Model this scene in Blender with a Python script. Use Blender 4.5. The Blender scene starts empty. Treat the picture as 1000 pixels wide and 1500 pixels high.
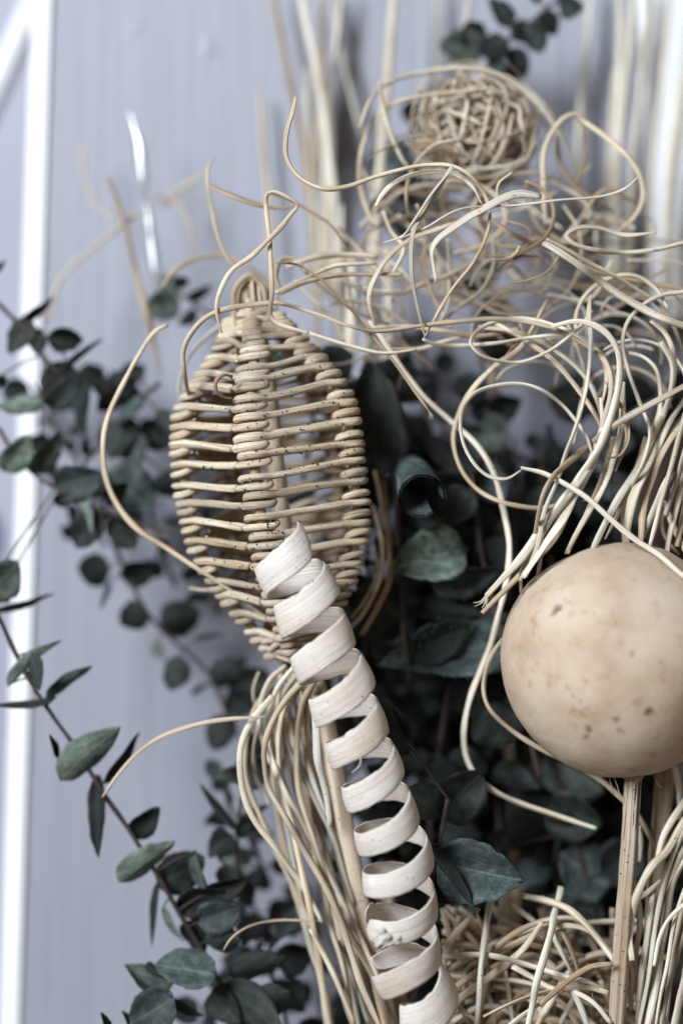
import bpy, math, random
from mathutils import Vector, Matrix, noise
from math import sin, cos, pi, radians, sqrt
random.seed(7)
SC = bpy.context.scene
COL = SC.collection
V = Vector
# ------------------------------------------------------------------ camera
D = 0.73            # metres from lens to the plane in focus
S = 0.00025         # metres per photo pixel on that plane
cam_d = bpy.data.cameras.new("camera")
cam = bpy.data.objects.new("camera", cam_d); COL.objects.link(cam)
cam.location = (0, -D, 0); cam.rotation_euler = (pi/2, 0, 0)
cam_d.sensor_fit = 'VERTICAL'; cam_d.sensor_height = 36; cam_d.sensor_width = 24
cam_d.lens = D*36/0.375
cam_d.clip_start = 0.02; cam_d.clip_end = 50
cam_d.dof.use_dof = True; cam_d.dof.focus_distance = D - 0.008
cam_d.dof.aperture_fstop = 2.2; cam_d.dof.aperture_blades = 9
SC.camera = cam
# ------------------------------------------------------------------ world and window light
w = bpy.data.worlds.new("World"); SC.world = w; w.use_nodes = True
bg = w.node_tree.nodes['Background']
bg.inputs[0].default_value = (1.0, 0.87, 0.77, 1); bg.inputs[1].default_value = 0.19
def area(name, loc, target, size, sizey, power, col):
    l = bpy.data.lights.new(name, 'AREA'); l.shape = 'RECTANGLE'; l.size = size; l.size_y = sizey
    l.energy = power; l.color = col
    o = bpy.data.objects.new(name, l); COL.objects.link(o); o.location = loc
    o.rotation_euler = (V(target)-V(loc)).to_track_quat('-Z', 'Y').to_euler()
area("window_light", (-1.42, -1.9, 1.05), (0, 0.05, 0), 0.80, 1.1, 128, (0.87, 0.93, 1.0))
SC.view_settings.view_transform = 'Standard'; SC.view_settings.look = 'None'
SC.view_settings.exposure = 0.0; SC.view_settings.gamma = 1.0
SC.cycles.max_bounces = 8; SC.cycles.transparent_max_bounces = 16

# ------------------------------------------------------------------ helpers
def P(px, py, d=0.0):
    """point seen at photo pixel (px,py), d millimetres behind the plane in focus"""
    d = d*0.001; k = (D+d)/D
    return V(((px-500)*S*k, d, (750-py)*S*k))
def KS(d): return S*(D+d*0.001)/D

class MB:
    def __init__(s): s.v=[]; s.f=[]; s.uv=[]
    def build(s, name, mat, parent=None, base=None, smooth=True):
        me = bpy.data.meshes.new(name); me.from_pydata(s.v, [], s.f)
        if s.uv:
            l = me.uv_layers.new(name="UVMap")
            flat = [c for fuv in s.uv for uv in fuv for c in uv]
            l.data.foreach_set("uv", flat)
        if smooth: me.polygons.foreach_set("use_smooth", [True]*len(me.polygons))
        me.materials.append(mat); me.update()
        o = bpy.data.objects.new(name, me); COL.objects.link(o)
        if parent is not None:
            o.parent = parent; o.matrix_parent_inverse = Matrix.Translation(-parent.location)
        return o

def tag(o, label, cat, group=None):
    o['label'] = label; o['category'] = cat
    if group: o['group'] = group
    return o
def empty(name, loc, label, cat, group=None):
    o = bpy.data.objects.new(name, None); COL.objects.link(o); o.location = loc
    o.empty_display_size = 0.01
    return tag(o, label, cat, group)

def spline(pts, step, closed=False):
    """Catmull-Rom (centripetal-ish) through pts, resampled about every step"""
    n = len(pts); out = []
    rng = range(n) if closed else range(n-1)
    for i in rng:
        if closed: a,b,c,d = pts[(i-1)%n], pts[i], pts[(i+1)%n], pts[(i+2)%n]
        else:
            b,c = pts[i], pts[i+1]
            a = pts[i-1] if i>0 else b*2-c
            d = pts[i+2] if i+2<n else c*2-b
        L = (c-b).length
        la=max((b-a).length,1e-6); ld=max((d-c).length,1e-6)
        m1 = (c-a)*(L/(la+L)); m2 = (d-b)*(L/(L+ld))
        k = max(2, min(24, int(L/step)+1))
        for j in range(k):
            t=j/k; t2=t*t; t3=t2*t
            out.append(b*(2*t3-3*t2+1)+m1*(t3-2*t2+t)+c*(-2*t3+3*t2)+m2*(t3-t2))
    if not closed: out.append(pts[-1].copy())
    return out

def tube(mb, pts, rad, n=8, flat=1.0, closed=False, step=None, taper=(0.75,0.5), wob=0.0, twist=0.0, lump=0.06, groove=0.0, raw=False, roll0=None):
    if step is None: step = rad*2.2
    path = pts if raw else spline(pts, step, closed)
    m = len(path)
    if wob:
        sd = random.uniform(0,100)
        for i,p in enumerate(path):
            q = p*55 + V((sd,0,0))
            path[i] = p + V((noise.noise(q), noise.noise(q+V((9,3,1))), noise.noise(q+V((3,8,5)))))*wob
    T=[]
    for i in range(m):
        a = path[(i-1)%m] if (closed or i>0) else path[0]
        b = path[(i+1)%m] if (closed or i<m-1) else path[-1]
        t = (b-a); T.append(t.normalized() if t.length>1e-9 else V((0,0,1)))
    up = V((0,-1,0)) if abs(T[0].y)<0.9 else V((1,0,0))
    N = (up - T[0]*up.dot(T[0])).normalized()
    base = len(mb.v); sd = random.uniform(0,50); tl = 0.0; lens=[]
    tw0 = random.uniform(0,pi) if roll0 is None else roll0
    for i in range(m):
        if i: tl += (path[i]-path[i-1]).length
        lens.append(tl)
    tot = tl
    for i in range(m):
        N = (N - T[i]*N.dot(T[i])).normalized(); B = T[i].cross(N)
        s = lens[i]
        r = rad*(1+lump*noise.noise(V((s*120, sd, 0)))*2)
        if not closed:
            e = 1.0
            L0 = rad*8
            if s < L0: e = taper[0]+(1-taper[0])*(s/L0)
            if tot-s < L0*1.5: e = min(e, taper[1]+(1-taper[1])*((tot-s)/(L0*1.5)))
            r *= e
        an = tw0 + twist*s
        for j in range(n):
            a = 2*pi*j/n
            rr = r*(1+groove*(cos(a*3+sd)*0.6+0.4*cos(a*5+sd*2)))
            x = cos(a)*rr; y = sin(a)*rr*flat
            xx = x*cos(an)-y*sin(an); yy = x*sin(an)+y*cos(an)
            mb.v.append(tuple(path[i]+N*xx+B*yy))
    segs = m if closed else m-1
    u0 = random.uniform(0,5)
    for i in range(segs):
        i2=(i+1)%m
        u1 = u0+lens[i]; u2 = u0+(lens[i2] if i2 else tot+(path[0]-path[-1]).length)
        for j in range(n):
            j2=(j+1)%n
            mb.f.append((base+i*n+j, base+i*n+j2, base+i2*n+j2, base+i2*n+j))
            v1=j/n; v2=(j+1)/n
            mb.uv.append(((u1,v1),(u1,v2),(u2,v2),(u2,v1)))
    if not closed:
        mb.f.append(tuple(base+j for j in range(n))[::-1]); mb.uv.append(tuple((u0,0.5) for j in range(n)))
        mb.f.append(tuple(base+(m-1)*n+j for j in range(n))); mb.uv.append(tuple((u0,0.5) for j in range(n)))
    return path

def slivers(mb, path, rad, n):
    """fine splinters peeling off a strand"""
    for _ in range(n):
        i=random.randrange(1,len(path)-1); t=(path[i+1]-path[i-1]).normalized()*random.choice((1,-1))
        o_=V((random.gauss(0,1),random.gauss(0,1),random.gauss(0,1))); o_=(o_-t*o_.dot(t)).normalized()
        L=random.uniform(0.0008,0.0032); a=path[i]+o_*rad*0.7
        tube(mb,[a,a+t*L*0.5+o_*L*0.12,a+t*L+o_*L*random.uniform(0.25,0.8)],random.uniform(0.00005,0.00011),n=4,step=0.001,taper=(1,0.3))

# ------------------------------------------------------------------ materials
def mat(name):
    m = bpy.data.materials.new(name); m.use_nodes = True
    nt = m.node_tree; b = nt.nodes['Principled BSDF']
    return m, nt, b
def nd(nt, t, **kw):
    n = nt.nodes.new(t)
    for k,v in kw.items():
        if k.startswith('i_'):
            key=k[2:]; n.inputs[int(key) if key.isdigit() else key.replace('_',' ')].default_value = v
        else: setattr(n,k,v)
    return n
def ramp(nt, fac, stops, interp='LINEAR'):
    r = nt.nodes.new('ShaderNodeValToRGB'); cr = r.color_ramp; cr.interpolation = interp
    while len(cr.elements) > len(stops): cr.elements.remove(cr.elements[-1])
    while len(cr.elements) < len(stops): cr.elements.new(0.5)
    for e,(p,c) in zip(cr.elements, stops):
        e.position=p; e.color=(*c,1) if len(c)==3 else c
    nt.links.new(fac, r.inputs[0]); return r
def math_n(nt, op, a, b=None, clamp=False):
    n = nt.nodes.new('ShaderNodeMath'); n.operation=op; n.use_clamp=clamp
    for i,x in enumerate((a,b)):
        if x is None: continue
        if isinstance(x,(int,float)): n.inputs[i].default_value=x
        else: nt.links.new(x, n.inputs[i])
    return n.outputs[0]
def mixc(nt, fac, a, b, blend='MIX'):
    n = nt.nodes.new('ShaderNodeMix'); n.data_type='RGBA'; n.blend_type=blend
    for s,x in ((0,fac),(6,a),(7,b)):
        if isinstance(x,(int,float)): n.inputs[s].default_value=x
        elif isinstance(x,tuple): n.inputs[s].default_value=(*x,1)
        else: nt.links.new(x, n.inputs[s])
    return n.outputs[2]

def fibre_mat(name, c_dark, c_mid, c_light, su=60, sv=9, bump=0.35, speck=0.0, rough=0.6, var=0.42, spec=0.3, bd=0.0004):
    """plant fibre: streaks that run along the strand (UV u = metres along it)"""
    m, nt, b = mat(name)
    tc = nd(nt,'ShaderNodeTexCoord'); oi = nd(nt,'ShaderNodeObjectInfo')
    mp = nd(nt,'ShaderNodeMapping'); mp.inputs['Scale'].default_value=(su,sv,1)
    nt.links.new(tc.outputs['UV'], mp.inputs['Vector'])
    off = nd(nt,'ShaderNodeVectorMath', operation='ADD'); nt.links.new(mp.outputs[0], off.inputs[0])
    sc = math_n(nt,'MULTIPLY',oi.outputs['Random'],37.0)
    cb = nd(nt,'ShaderNodeCombineXYZ'); nt.links.new(sc, cb.inputs[2]); nt.links.new(cb.outputs[0], off.inputs[1])
    n1 = nd(nt,'ShaderNodeTexNoise', i_Scale=1.0, i_Detail=6.0, i_Roughness=0.65); nt.links.new(off.outputs[0], n1.inputs['Vector'])
    r = ramp(nt, n1.outputs[0], [(0.30,c_dark),(0.48,c_mid),(0.68,c_light)])
    # slower change along the length
    mp2 = nd(nt,'ShaderNodeMapping'); mp2.inputs['Scale'].default_value=(25,0.6,1); nt.links.new(tc.outputs['UV'], mp2.inputs['Vector'])
    off2 = nd(nt,'ShaderNodeVectorMath', operation='ADD'); nt.links.new(mp2.outputs[0], off2.inputs[0]); nt.links.new(cb.outputs[0], off2.inputs[1])
    n2 = nd(nt,'ShaderNodeTexNoise', i_Scale=1.0, i_Detail=3.0); nt.links.new(off2.outputs[0], n2.inputs['Vector'])
    r2 = ramp(nt, n2.outputs[0], [(0.32,(0.72,0.62,0.50)),(0.55,(1,1,1))])
    c = mixc(nt, 0.7, r.outputs[0], r2.outputs[0], 'MULTIPLY')
    hv = nd(nt,'ShaderNodeHueSaturation')
    nt.links.new(c, hv.inputs['Color'])
    nt.links.new(math_n(nt,'ADD',math_n(nt,'MULTIPLY',oi.outputs['Random'],var),1.0-var*0.6), hv.inputs['Value'])
    c = hv.outputs[0]
    if speck:
        mp3 = nd(nt,'ShaderNodeMapping'); mp3.inputs['Scale'].default_value=(900,8,1); nt.links.new(tc.outputs['UV'], mp3.inputs['Vector'])
        n3 = nd(nt,'ShaderNodeTexNoise', i_Scale=1.0, i_Detail=2.0); nt.links.new(mp3.outputs[0], n3.inputs['Vector'])
        r3 = ramp(nt, n3.outputs[0], [(0.70-speck*0.1,(0,0,0)),(0.74-speck*0.1,(1,1,1))])
        c = mixc(nt, r3.outputs[0], c, (0.06,0.045,0.03))
    nt.links.new(c, b.inputs['Base Color'])
    b.inputs['Roughness'].default_value=rough; b.inputs['Specular IOR Level'].default_value=spec
    mp4 = nd(nt,'ShaderNodeMapping'); mp4.inputs['Scale'].default_value=(su*2,sv*2.5,1); nt.links.new(tc.outputs['UV'], mp4.inputs['Vector'])
    n4 = nd(nt,'ShaderNodeTexNoise', i_Scale=1.0, i_Detail=5.0, i_Roughness=0.7); nt.links.new(mp4.outputs[0], n4.inputs['Vector'])
    bp = nd(nt,'ShaderNodeBump', i_Strength=bump, i_Distance=bd); nt.links.new(n4.outputs[0], bp.inputs['Height'])
    nt.links.new(bp.outputs[0], b.inputs['Normal'])
    return m

M_CANE  = fibre_mat("cane", (0.33,0.24,0.16),(0.60,0.50,0.37),(0.76,0.69,0.57), su=40, sv=9, bump=1.0, speck=0.35, bd=0.0007)
M_RIB   = fibre_mat("rib_wood", (0.30,0.20,0.13),(0.46,0.35,0.24),(0.58,0.47,0.35), su=45, sv=6, bump=0.6, speck=0.3)
M_PALE  = fibre_mat("pale_reed", (0.42,0.35,0.25),(0.68,0.62,0.50),(0.86,0.82,0.72), su=26, sv=7, bump=0.9, speck=0.15)
M_TAN   = fibre_mat("tan_reed", (0.30,0.21,0.14),(0.56,0.46,0.335),(0.77,0.69,0.56), su=26, sv=7, bump=0.9, speck=0.15)
M_BROWN = fibre_mat("brown_reed", (0.15,0.10,0.06),(0.36,0.26,0.17),(0.55,0.44,0.31), su=26, sv=7, bump=0.9, speck=0.1)
M_GREY  = fibre_mat("greyed_reed", (0.32,0.29,0.23),(0.56,0.53,0.44),(0.76,0.74,0.66), su=26, sv=7, bump=0.9, speck=0.15)
M_STALK = fibre_mat("ribbed_stalk", (0.07,0.045,0.035),(0.55,0.45,0.33),(0.78,0.70,0.56), su=5, sv=10, bump=1.0, speck=0.4, bd=0.0008)
M_STICK = fibre_mat("peeled_stick", (0.27,0.20,0.14),(0.47,0.375,0.28),(0.62,0.52,0.41), su=12, sv=9, bump=0.9, speck=0.3)
M_SHAV  = fibre_mat("white_wood_shaving", (0.56,0.48,0.40),(0.80,0.745,0.685),(0.87,0.84,0.80), su=16, sv=17, bump=1.0, speck=0.12, rough=0.55, var=0.0, bd=0.0005)

def leaf_mat(name, dark, mid, pale, bluish=0.25):
    m, nt, b = mat(name)
    tc = nd(nt,'ShaderNodeTexCoord'); oi = nd(nt,'ShaderNodeObjectInfo')
    off = nd(nt,'ShaderNodeVectorMath', operation='ADD'); nt.links.new(tc.outputs['UV'], off.inputs[0])
    cb = nd(nt,'ShaderNodeCombineXYZ'); nt.links.new(math_n(nt,'MULTIPLY',oi.outputs['Random'],91.0), cb.inputs[0]); nt.links.new(cb.outputs[0], off.inputs[1])
    n1 = nd(nt,'ShaderNodeTexNoise', i_Scale=3.5, i_Detail=7.0, i_Roughness=0.7); nt.links.new(off.outputs[0], n1.inputs['Vector'])
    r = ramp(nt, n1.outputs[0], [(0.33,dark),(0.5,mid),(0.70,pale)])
    n2 = nd(nt,'ShaderNodeTexNoise', i_Scale=38.0, i_Detail=4.0, i_Roughness=0.8); nt.links.new(off.outputs[0], n2.inputs['Vector'])
    r2 = ramp(nt, n2.outputs[0], [(0.38,(0.55,0.55,0.5)),(0.58,(1,1,1))])
    c = mixc(nt, 0.8, r.outputs[0], r2.outputs[0], 'MULTIPLY')
    sx=nd(nt,'ShaderNodeSeparateXYZ'); nt.links.new(tc.outputs['UV'],sx.inputs[0])
    av=math_n(nt,'ABSOLUTE',math_n(nt,'SUBTRACT',sx.outputs[1],0.5))
    rb=nd(nt,'ShaderNodeMapRange'); nt.links.new(av,rb.inputs[0]); rb.inputs[1].default_value=0.006; rb.inputs[2].default_value=0.02; rb.inputs[3].default_value=0.45; rb.inputs[4].default_value=0.0
    c=mixc(nt, rb.outputs[0], c, tuple(min(1,x*1.3) for x in pale))
    # dust and dry brown patches
    n5=nd(nt,'ShaderNodeTexNoise', i_Scale=6.0, i_Detail=3.0); nt.links.new(off.outputs[0], n5.inputs['Vector'])
    r5=ramp(nt,n5.outputs[0],[(0.60,(0,0,0)),(0.72,(1,1,1))])
    c=mixc(nt, math_n(nt,'MULTIPLY',r5.outputs[0],0.55), c, (0.045,0.035,0.022))
    hv = nd(nt,'ShaderNodeHueSaturation'); nt.links.new(c, hv.inputs['Color'])
    nt.links.new(math_n(nt,'ADD',math_n(nt,'MULTIPLY',oi.outputs['Random'],1.3),0.35), hv.inputs['Value'])
    nt.links.new(hv.outputs[0], b.inputs['Base Color'])
    b.inputs['Roughness'].default_value=0.6; b.inputs['Specular IOR Level'].default_value=0.3
    vo = nd(nt,'ShaderNodeTexVoronoi', feature='DISTANCE_TO_EDGE'); vo.inputs['Scale'].default_value=9.0; nt.links.new(off.outputs[0], vo.inputs['Vector'])
    h = math_n(nt,'ADD', math_n(nt,'MULTIPLY',vo.outputs[0],0.8,True), math_n(nt,'MULTIPLY',n2.outputs[0],0.5))
    bp = nd(nt,'ShaderNodeBump', i_Strength=0.6, i_Distance=0.0006); nt.links.new(h, bp.inputs['Height']); nt.links.new(bp.outputs[0], b.inputs['Normal'])
    return m
M_LEAF  = leaf_mat("leaf_shaded_green", (0.005,0.006,0.006),(0.012,0.017,0.015),(0.036,0.050,0.043))  # near-black green: shade on backlit leaves put into the colour
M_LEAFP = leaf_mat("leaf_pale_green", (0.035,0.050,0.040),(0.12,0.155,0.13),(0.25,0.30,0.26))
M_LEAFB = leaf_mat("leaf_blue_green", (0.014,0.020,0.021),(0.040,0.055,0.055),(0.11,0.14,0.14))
M_STEM  = fibre_mat("twig_bark", (0.02,0.014,0.012),(0.055,0.04,0.035),(0.10,0.08,0.07), su=60, sv=4, bump=0.7)
LM = {'d':M_LEAF,'p':M_LEAFP,'b':M_LEAFB}

def paint_mat(name, base, alt, streak=(60,1,1.2), amount=0.6, rough=0.5, bump=0.25):
    m, nt, b = mat(name)
    tc = nd(nt,'ShaderNodeTexCoord')
    mp = nd(nt,'ShaderNodeMapping'); mp.inputs['Scale'].default_value=streak; nt.links.new(tc.outputs['Object'], mp.inputs['Vector'])
    n1 = nd(nt,'ShaderNodeTexNoise', i_Scale=4.0, i_Detail=8.0, i_Roughness=0.65); nt.links.new(mp.outputs[0], n1.inputs['Vector'])
    n2 = nd(nt,'ShaderNodeTexNoise', i_Scale=9.0, i_Detail=3.0); nt.links.new(tc.outputs['Object'], n2.inputs['Vector'])
    r = ramp(nt, n1.outputs[0], [(0.35,alt),(0.6,base)])
    r2 = ramp(nt, n2.outputs[0], [(0.35,(0.90,0.90,0.90)),(0.6,(1,1,1))])
    nt.links.new(mixc(nt, amount, mixc(nt,1.0,base,r2.outputs[0],'MULTIPLY'), r.outputs[0]), b.inputs['Base Color'])
    b.inputs['Roughness'].default_value=rough
    mp3=nd(nt,'ShaderNodeMapping'); mp3.inputs['Scale'].default_value=(45,45,22); nt.links.new(tc.outputs['Object'],mp3.inputs['Vector'])
    n3=nd(nt,'ShaderNodeTexNoise', i_Scale=1.0, i_Detail=2.0); nt.links.new(mp3.outputs[0],n3.inputs['Vector'])
    blob=ramp(nt,n3.outputs[0],[(0.70,(0,0,0)),(0.76,(1,1,1))])
    hh_=math_n(nt,'ADD',n1.outputs[0],math_n(nt,'MULTIPLY',blob.outputs[0],1.2))
    bp = nd(nt,'ShaderNodeBump', i_Strength=bump, i_Distance=0.001); nt.links.new(hh_, bp.inputs['Height']); nt.links.new(bp.outputs[0], b.inputs['Normal'])
    return m
M_BOARD = paint_mat("grey_lilac_paint", (0.305,0.315,0.368),(0.245,0.25,0.298), streak=(130,1,2.2), amount=0.75, rough=0.45, bump=0.6)
M_WHITE = paint_mat("white_paint", (0.80,0.81,0.83),(0.66,0.67,0.70), rough=0.4)
M_WALL  = paint_mat("back_wall_paint", (0.35,0.355,0.43),(0.32,0.325,0.39), streak=(5,5,5))
M_BLUE  = paint_mat("blue_glaze", (0.03,0.17,0.42),(0.02,0.12,0.34), streak=(5,5,5), rough=0.3)
M_DARKW = paint_mat("dark_basket_wood", (0.02,0.017,0.014),(0.012,0.01,0.009), streak=(60,60,10), rough=0.8)

# ------------------------------------------------------------------ setting: painted board, its white edge, wall behind
def slab(name, quad_front, thick, m, kind='structure', bev=0.0):
    """quad_front: 4 points counter-clockwise seen from the camera; extruded straight back"""
    q = [V(p) for p in quad_front]; b = [p+V((0,thick,0)) for p in q]
    mb = MB(); mb.v = [tuple(p) for p in q+b]
    mb.f = [(0,1,2,3),(7,6,5,4),(0,4,5,1),(1,5,6,2),(2,6,7,3),(3,7,4,0)]
    o = mb.build(name, m, smooth=False)
    if bev:
        md = o.modifiers.new("bevel",'BEVEL'); md.width=bev; md.segments=3
    if kind: o['kind']=kind
    return o
BD = 132
slab("painted_board", [P(22,1750,BD),P(1400,1750,BD),P(1400,-250,BD),P(85,-250,BD)], 0.02, M_BOARD)
# chamfered white edge: a sloping face that turns towards the window
def edge_strip():
    a0,a1 = P(21,1750,BD), P(84,-250,BD)
    b0 = a0+V((-0.0095,0.006,0)); b1 = a1+V((-0.0095,0.006,0))
    c0,c1 = b0+V((0.0,0.03,0)), b1+V((0.0,0.03,0))
    e0,e1 = a0+V((-0.0005,0.03,0)), a1+V((-0.0005,0.03,0))
    a0=a0+V((-0.0003,-0.002,0)); a1=a1+V((-0.0003,-0.002,0))
    mb=MB(); mb.v=[tuple(p) for p in (a0,a1,b1,b0,c0,c1,e0,e1)]
    mb.f=[(0,1,2,3),(3,2,5,4),(4,5,7,6),(6,7,1,0),(0,3,4,6),(1,7,5,2)]
    o=mb.build("board_edge_trim", M_WHITE, smooth=False); o['kind']='structure'
edge_strip()
slab("back_wall", [P(-1500,2200,420),P(1800,2200,420),P(1800,-900,420),P(-1500,-900,420)], 0.03, M_WALL)
t = slab("diagonal_brace", [P(-71,235,230),P(-49,245,230),P(86,-60,230),P(64,-70,230)], 0.02, M_WHITE, kind=None, bev=0.001)
tag(t, "white painted diagonal strut beyond the board at the top left", "strut")
t = slab("white_door_panel", [P(958,470,110),P(1150,470,110),P(1180,-200,110),P(922,-200,110)], 0.015, M_WHITE, kind=None, bev=0.002)
tag(t, "bright white painted panel standing upright behind the dry stalks at top right", "panel")
# blue pot out of focus at the left border
mb=MB(); c=P(-42,790,260); nseg=20; prof=[(0.0,-0.02),(0.010,-0.02),(0.0145,-0.008),(0.0155,0.004),(0.012,0.012),(0.0125,0.014),(0.0105,0.014),(0.010,0.0)]
for r_,z_ in prof:
    for j in range(nseg): mb.v.append((c.x+cos(2*pi*j/nseg)*r_, c.y+sin(2*pi*j/nseg)*r_, c.z+z_))
for i in range(len(prof)-1):
    for j in range(nseg): mb.f.append((i*nseg+j,i*nseg+(j+1)%nseg,(i+1)*nseg+(j+1)%nseg,(i+1)*nseg+j))
tag(mb.build("blue_pot", M_BLUE), "small blurred blue pot at the left border beyond the white edge", "pot")

# clear film with a fold that catches the window light
def film():
    m, nt, b = mat("clear_film")
    for n in list(nt.nodes):
        if n.type!='OUTPUT_MATERIAL': nt.nodes.remove(n)
    out=[n for n in nt.nodes if n.type=='OUTPUT_MATERIAL'][0]
    tr=nd(nt,'ShaderNodeBsdfTransparent'); gl=nd(nt,'ShaderNodeBsdfGlossy'); gl.inputs['Roughness'].default_value=0.3
    nz=nd(nt,'ShaderNodeTexNoise', i_Scale=40.0, i_Detail=2.0); tc=nd(nt,'ShaderNodeTexCoord'); nt.links.new(tc.outputs['Object'],nz.inputs['Vector'])
    bp=nd(nt,'ShaderNodeBump', i_Strength=0.5, i_Distance=0.001); nt.links.new(nz.outputs[0],bp.inputs['Height']); nt.links.new(bp.outputs[0],gl.inputs['Normal'])
    mx=nd(nt,'ShaderNodeMixShader'); mx.inputs[0].default_value=0.30
    nt.links.new(tr.outputs[0],mx.inputs[1]); nt.links.new(gl.outputs[0],mx.inputs[2]); nt.links.new(mx.outputs[0],out.inputs[0])
    mb=MB()
    ctr=[(190,165,2),(198,188,5),(206,215,9),(209,250,10),(212,285,5),(219,320,9),(224,360,10),(230,400,11),(235,430,7),(240,470,3),(244,500,2)]
    path=spline([P(a,b_,100) for a,b_,_ in ctr], 0.002); m_=len(path); K=9
    for i,p in enumerate(path):
        f=i/(m_-1)*(len(ctr)-1); k=min(int(f),len(ctr)-2); wd=(ctr[k][2]*(1-(f-k))+ctr[k+1][2]*(f-k))*S*1.05
        wd*=1+0.35*noise.noise(V((i*0.06,0,0)))
        for j in range(K):
            a=pi*(j/(K-1)); mb.v.append((p.x-cos(a)*wd, p.y-sin(a)*wd*0.9, p.z))
        for j in range(K):
            a=pi*(1-j/(K-1)); mb.v.append((p.x-cos(a)*wd*0.93, p.y-sin(a)*wd*0.83, p.z))
    R=2*K
    for i in range(m_-1):
        for j in range(R): mb.f.append((i*R+j,i*R+(j+1)%R,(i+1)*R+(j+1)%R,(i+1)*R+j))
    tag(mb.build("film_strip", m), "glinting strip of folded clear film hanging in front of the grey board", "plastic film")
film()

# ------------------------------------------------------------------ leaves and branches
def leaf_mesh(name, seed, kind='round'):
    rnd = random.Random(seed); nu, nv = 14, 8
    top=[]; cup=rnd.uniform(0.15,0.55)*rnd.choice((1,1,-1)); bend=rnd.uniform(-0.45,0.45); wave=rnd.uniform(0.02,0.07); ph=rnd.uniform(0,6)
    uv=[]
    for i in range(nu+1):
        t=i/nu
        if kind=='round': wdt = (sin(pi*min(1,t**0.78))**0.62 if 0<t<1 else 0)
        else: wdt = (sin(pi*t**0.68)**0.75*0.98 if 0<t<1 else 0)
        wdt=0.5*wdt*(1+0.05*noise.noise(V((t*7,seed,0))))
        wdt=max(wdt,0.008)
        for j in range(nv+1):
            s=j/nv*2-1
            nz=1+0.12*noise.noise(V((t*6,s*3,seed)))+ (0.09*noise.noise(V((t*25,s*1.5,seed*2))) if abs(s)==1 else 0)
            y=s*wdt*nz
            z=cup*(abs(y)*1.0)**1.4*1.6 + bend*(t-0.3)**2 + wave*sin(9*t+ph+3*s)*abs(s) - 0.012*(1 if j==nv//2 else 0)
            top.append(V((t, y, z))); uv.append((t,0.5+y))
    mb=MB(); th=0.012; n=len(top)
    mb.v=[tuple(p) for p in top]+[(p.x,p.y,p.z-th) for p in top]
    R=nv+1
    def q(*ix): mb.f.append(ix); mb.uv.append(tuple(uv[k%n] for k in ix))
    for i in range(nu):
        for j in range(nv):
            a=i*R+j; q(a,a+R,a+R+1,a+1); q(n+a,n+a+1,n+a+R+1,n+a+R)
    for i in range(nu):
        a=i*R; q(a,n+a,n+a+R,a+R); a=i*R+nv; q(a,a+R,n+a+R,n+a)
    for j in range(nv):
        a=j; q(a,a+1,n+a+1,n+a); a=nu*R+j; q(a,n+a,n+a+1,a+1)
    me=bpy.data.meshes.new(name); me.from_pydata(mb.v,[],mb.f)
    l=me.uv_layers.new(name="UVMap"); l.data.foreach_set("uv",[c for f in mb.uv for u in f for c in u])
    me.polygons.foreach_set("use_smooth",[True]*len(me.polygons)); me.update()
    return me
LEAVES={}
for key,m in LM.items():
    for kd in ('round','pointed'):
        L=[]
        for s in range(5):
            me=leaf_mesh("leaf", s*13+7 + (100 if kd=='round' else 0), kd); me.materials.append(m); L.append(me)
        LEAVES[(key,kd[0])]=L

def put_leaf(parent, B, T, width, roll, key='d', kd='r', flip=1, rnd=random):
    ax=T-B; L=ax.length; X=ax/L
    toc=(V((0,-D,0))-(B+T)*0.5).normalized()
    n0=(toc-X*toc.dot(X)).normalized(); y0=n0.cross(X)
    Y=y0*cos(roll)+n0*sin(roll); Z=X.cross(Y)
    M=Matrix(((X.x*L,Y.x*width,Z.x*width*flip,B.x),(X.y*L,Y.y*width,Z.y*width*flip,B.y),(X.z*L,Y.z*width,Z.z*width*flip,B.z),(0,0,0,1)))
    o=bpy.data.objects.new("leaf", rnd.choice(LEAVES[(key,kd)])); COL.objects.link(o)
    o.parent=parent; o.matrix_parent_inverse=Matrix.Translation(-parent.location)
    o.matrix_basis=M
    return o

def branch(label, stems, leaves, d0, stem_w=7, group=None, cat="eucalyptus"):
    """stems: lists of (px,py[,d]); leaves: (bx,by,tx,ty,width,roll_deg,mat,kind[,dd_base,dd_tip])"""
    def pt(s): return P(s[0],s[1],s[2] if len(s)>2 else d0)
    base=pt(stems[0][0]); e=empty("eucalyptus_branch", base, label, cat, group)
    mb=MB(); allp=[]
    for st in stems:
        allp+=tube(mb,[pt(s) for s in st], stem_w*0.5*KS(d0), n=7, taper=(1,0.45), wob=0.0004, lump=0.15)
    for lf in leaves:
        bx,by,tx,ty,wd,roll,mk,kd=lf[:8]; db=lf[8] if len(lf)>8 else random.uniform(-3,3); dt=lf[9] if len(lf)>9 else db+random.uniform(-8,6)
        B=P(bx,by,d0+db); T=P(tx,ty,d0+dt)
        near=min(allp,key=lambda q:(q-B).length)
        if (near-B).length>0.0006:
            tube(mb,[near,(near+B)*0.5+V((0,0,0.0004)),B+(T-B)*0.03], 1.6*KS(d0), n=5, taper=(1,0.8))
        put_leaf(e,B,T,wd*KS(d0),radians(roll),mk,kd,flip=random.choice((1,-1)))
    mb.build("stem", M_STEM, e)
    return e

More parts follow.
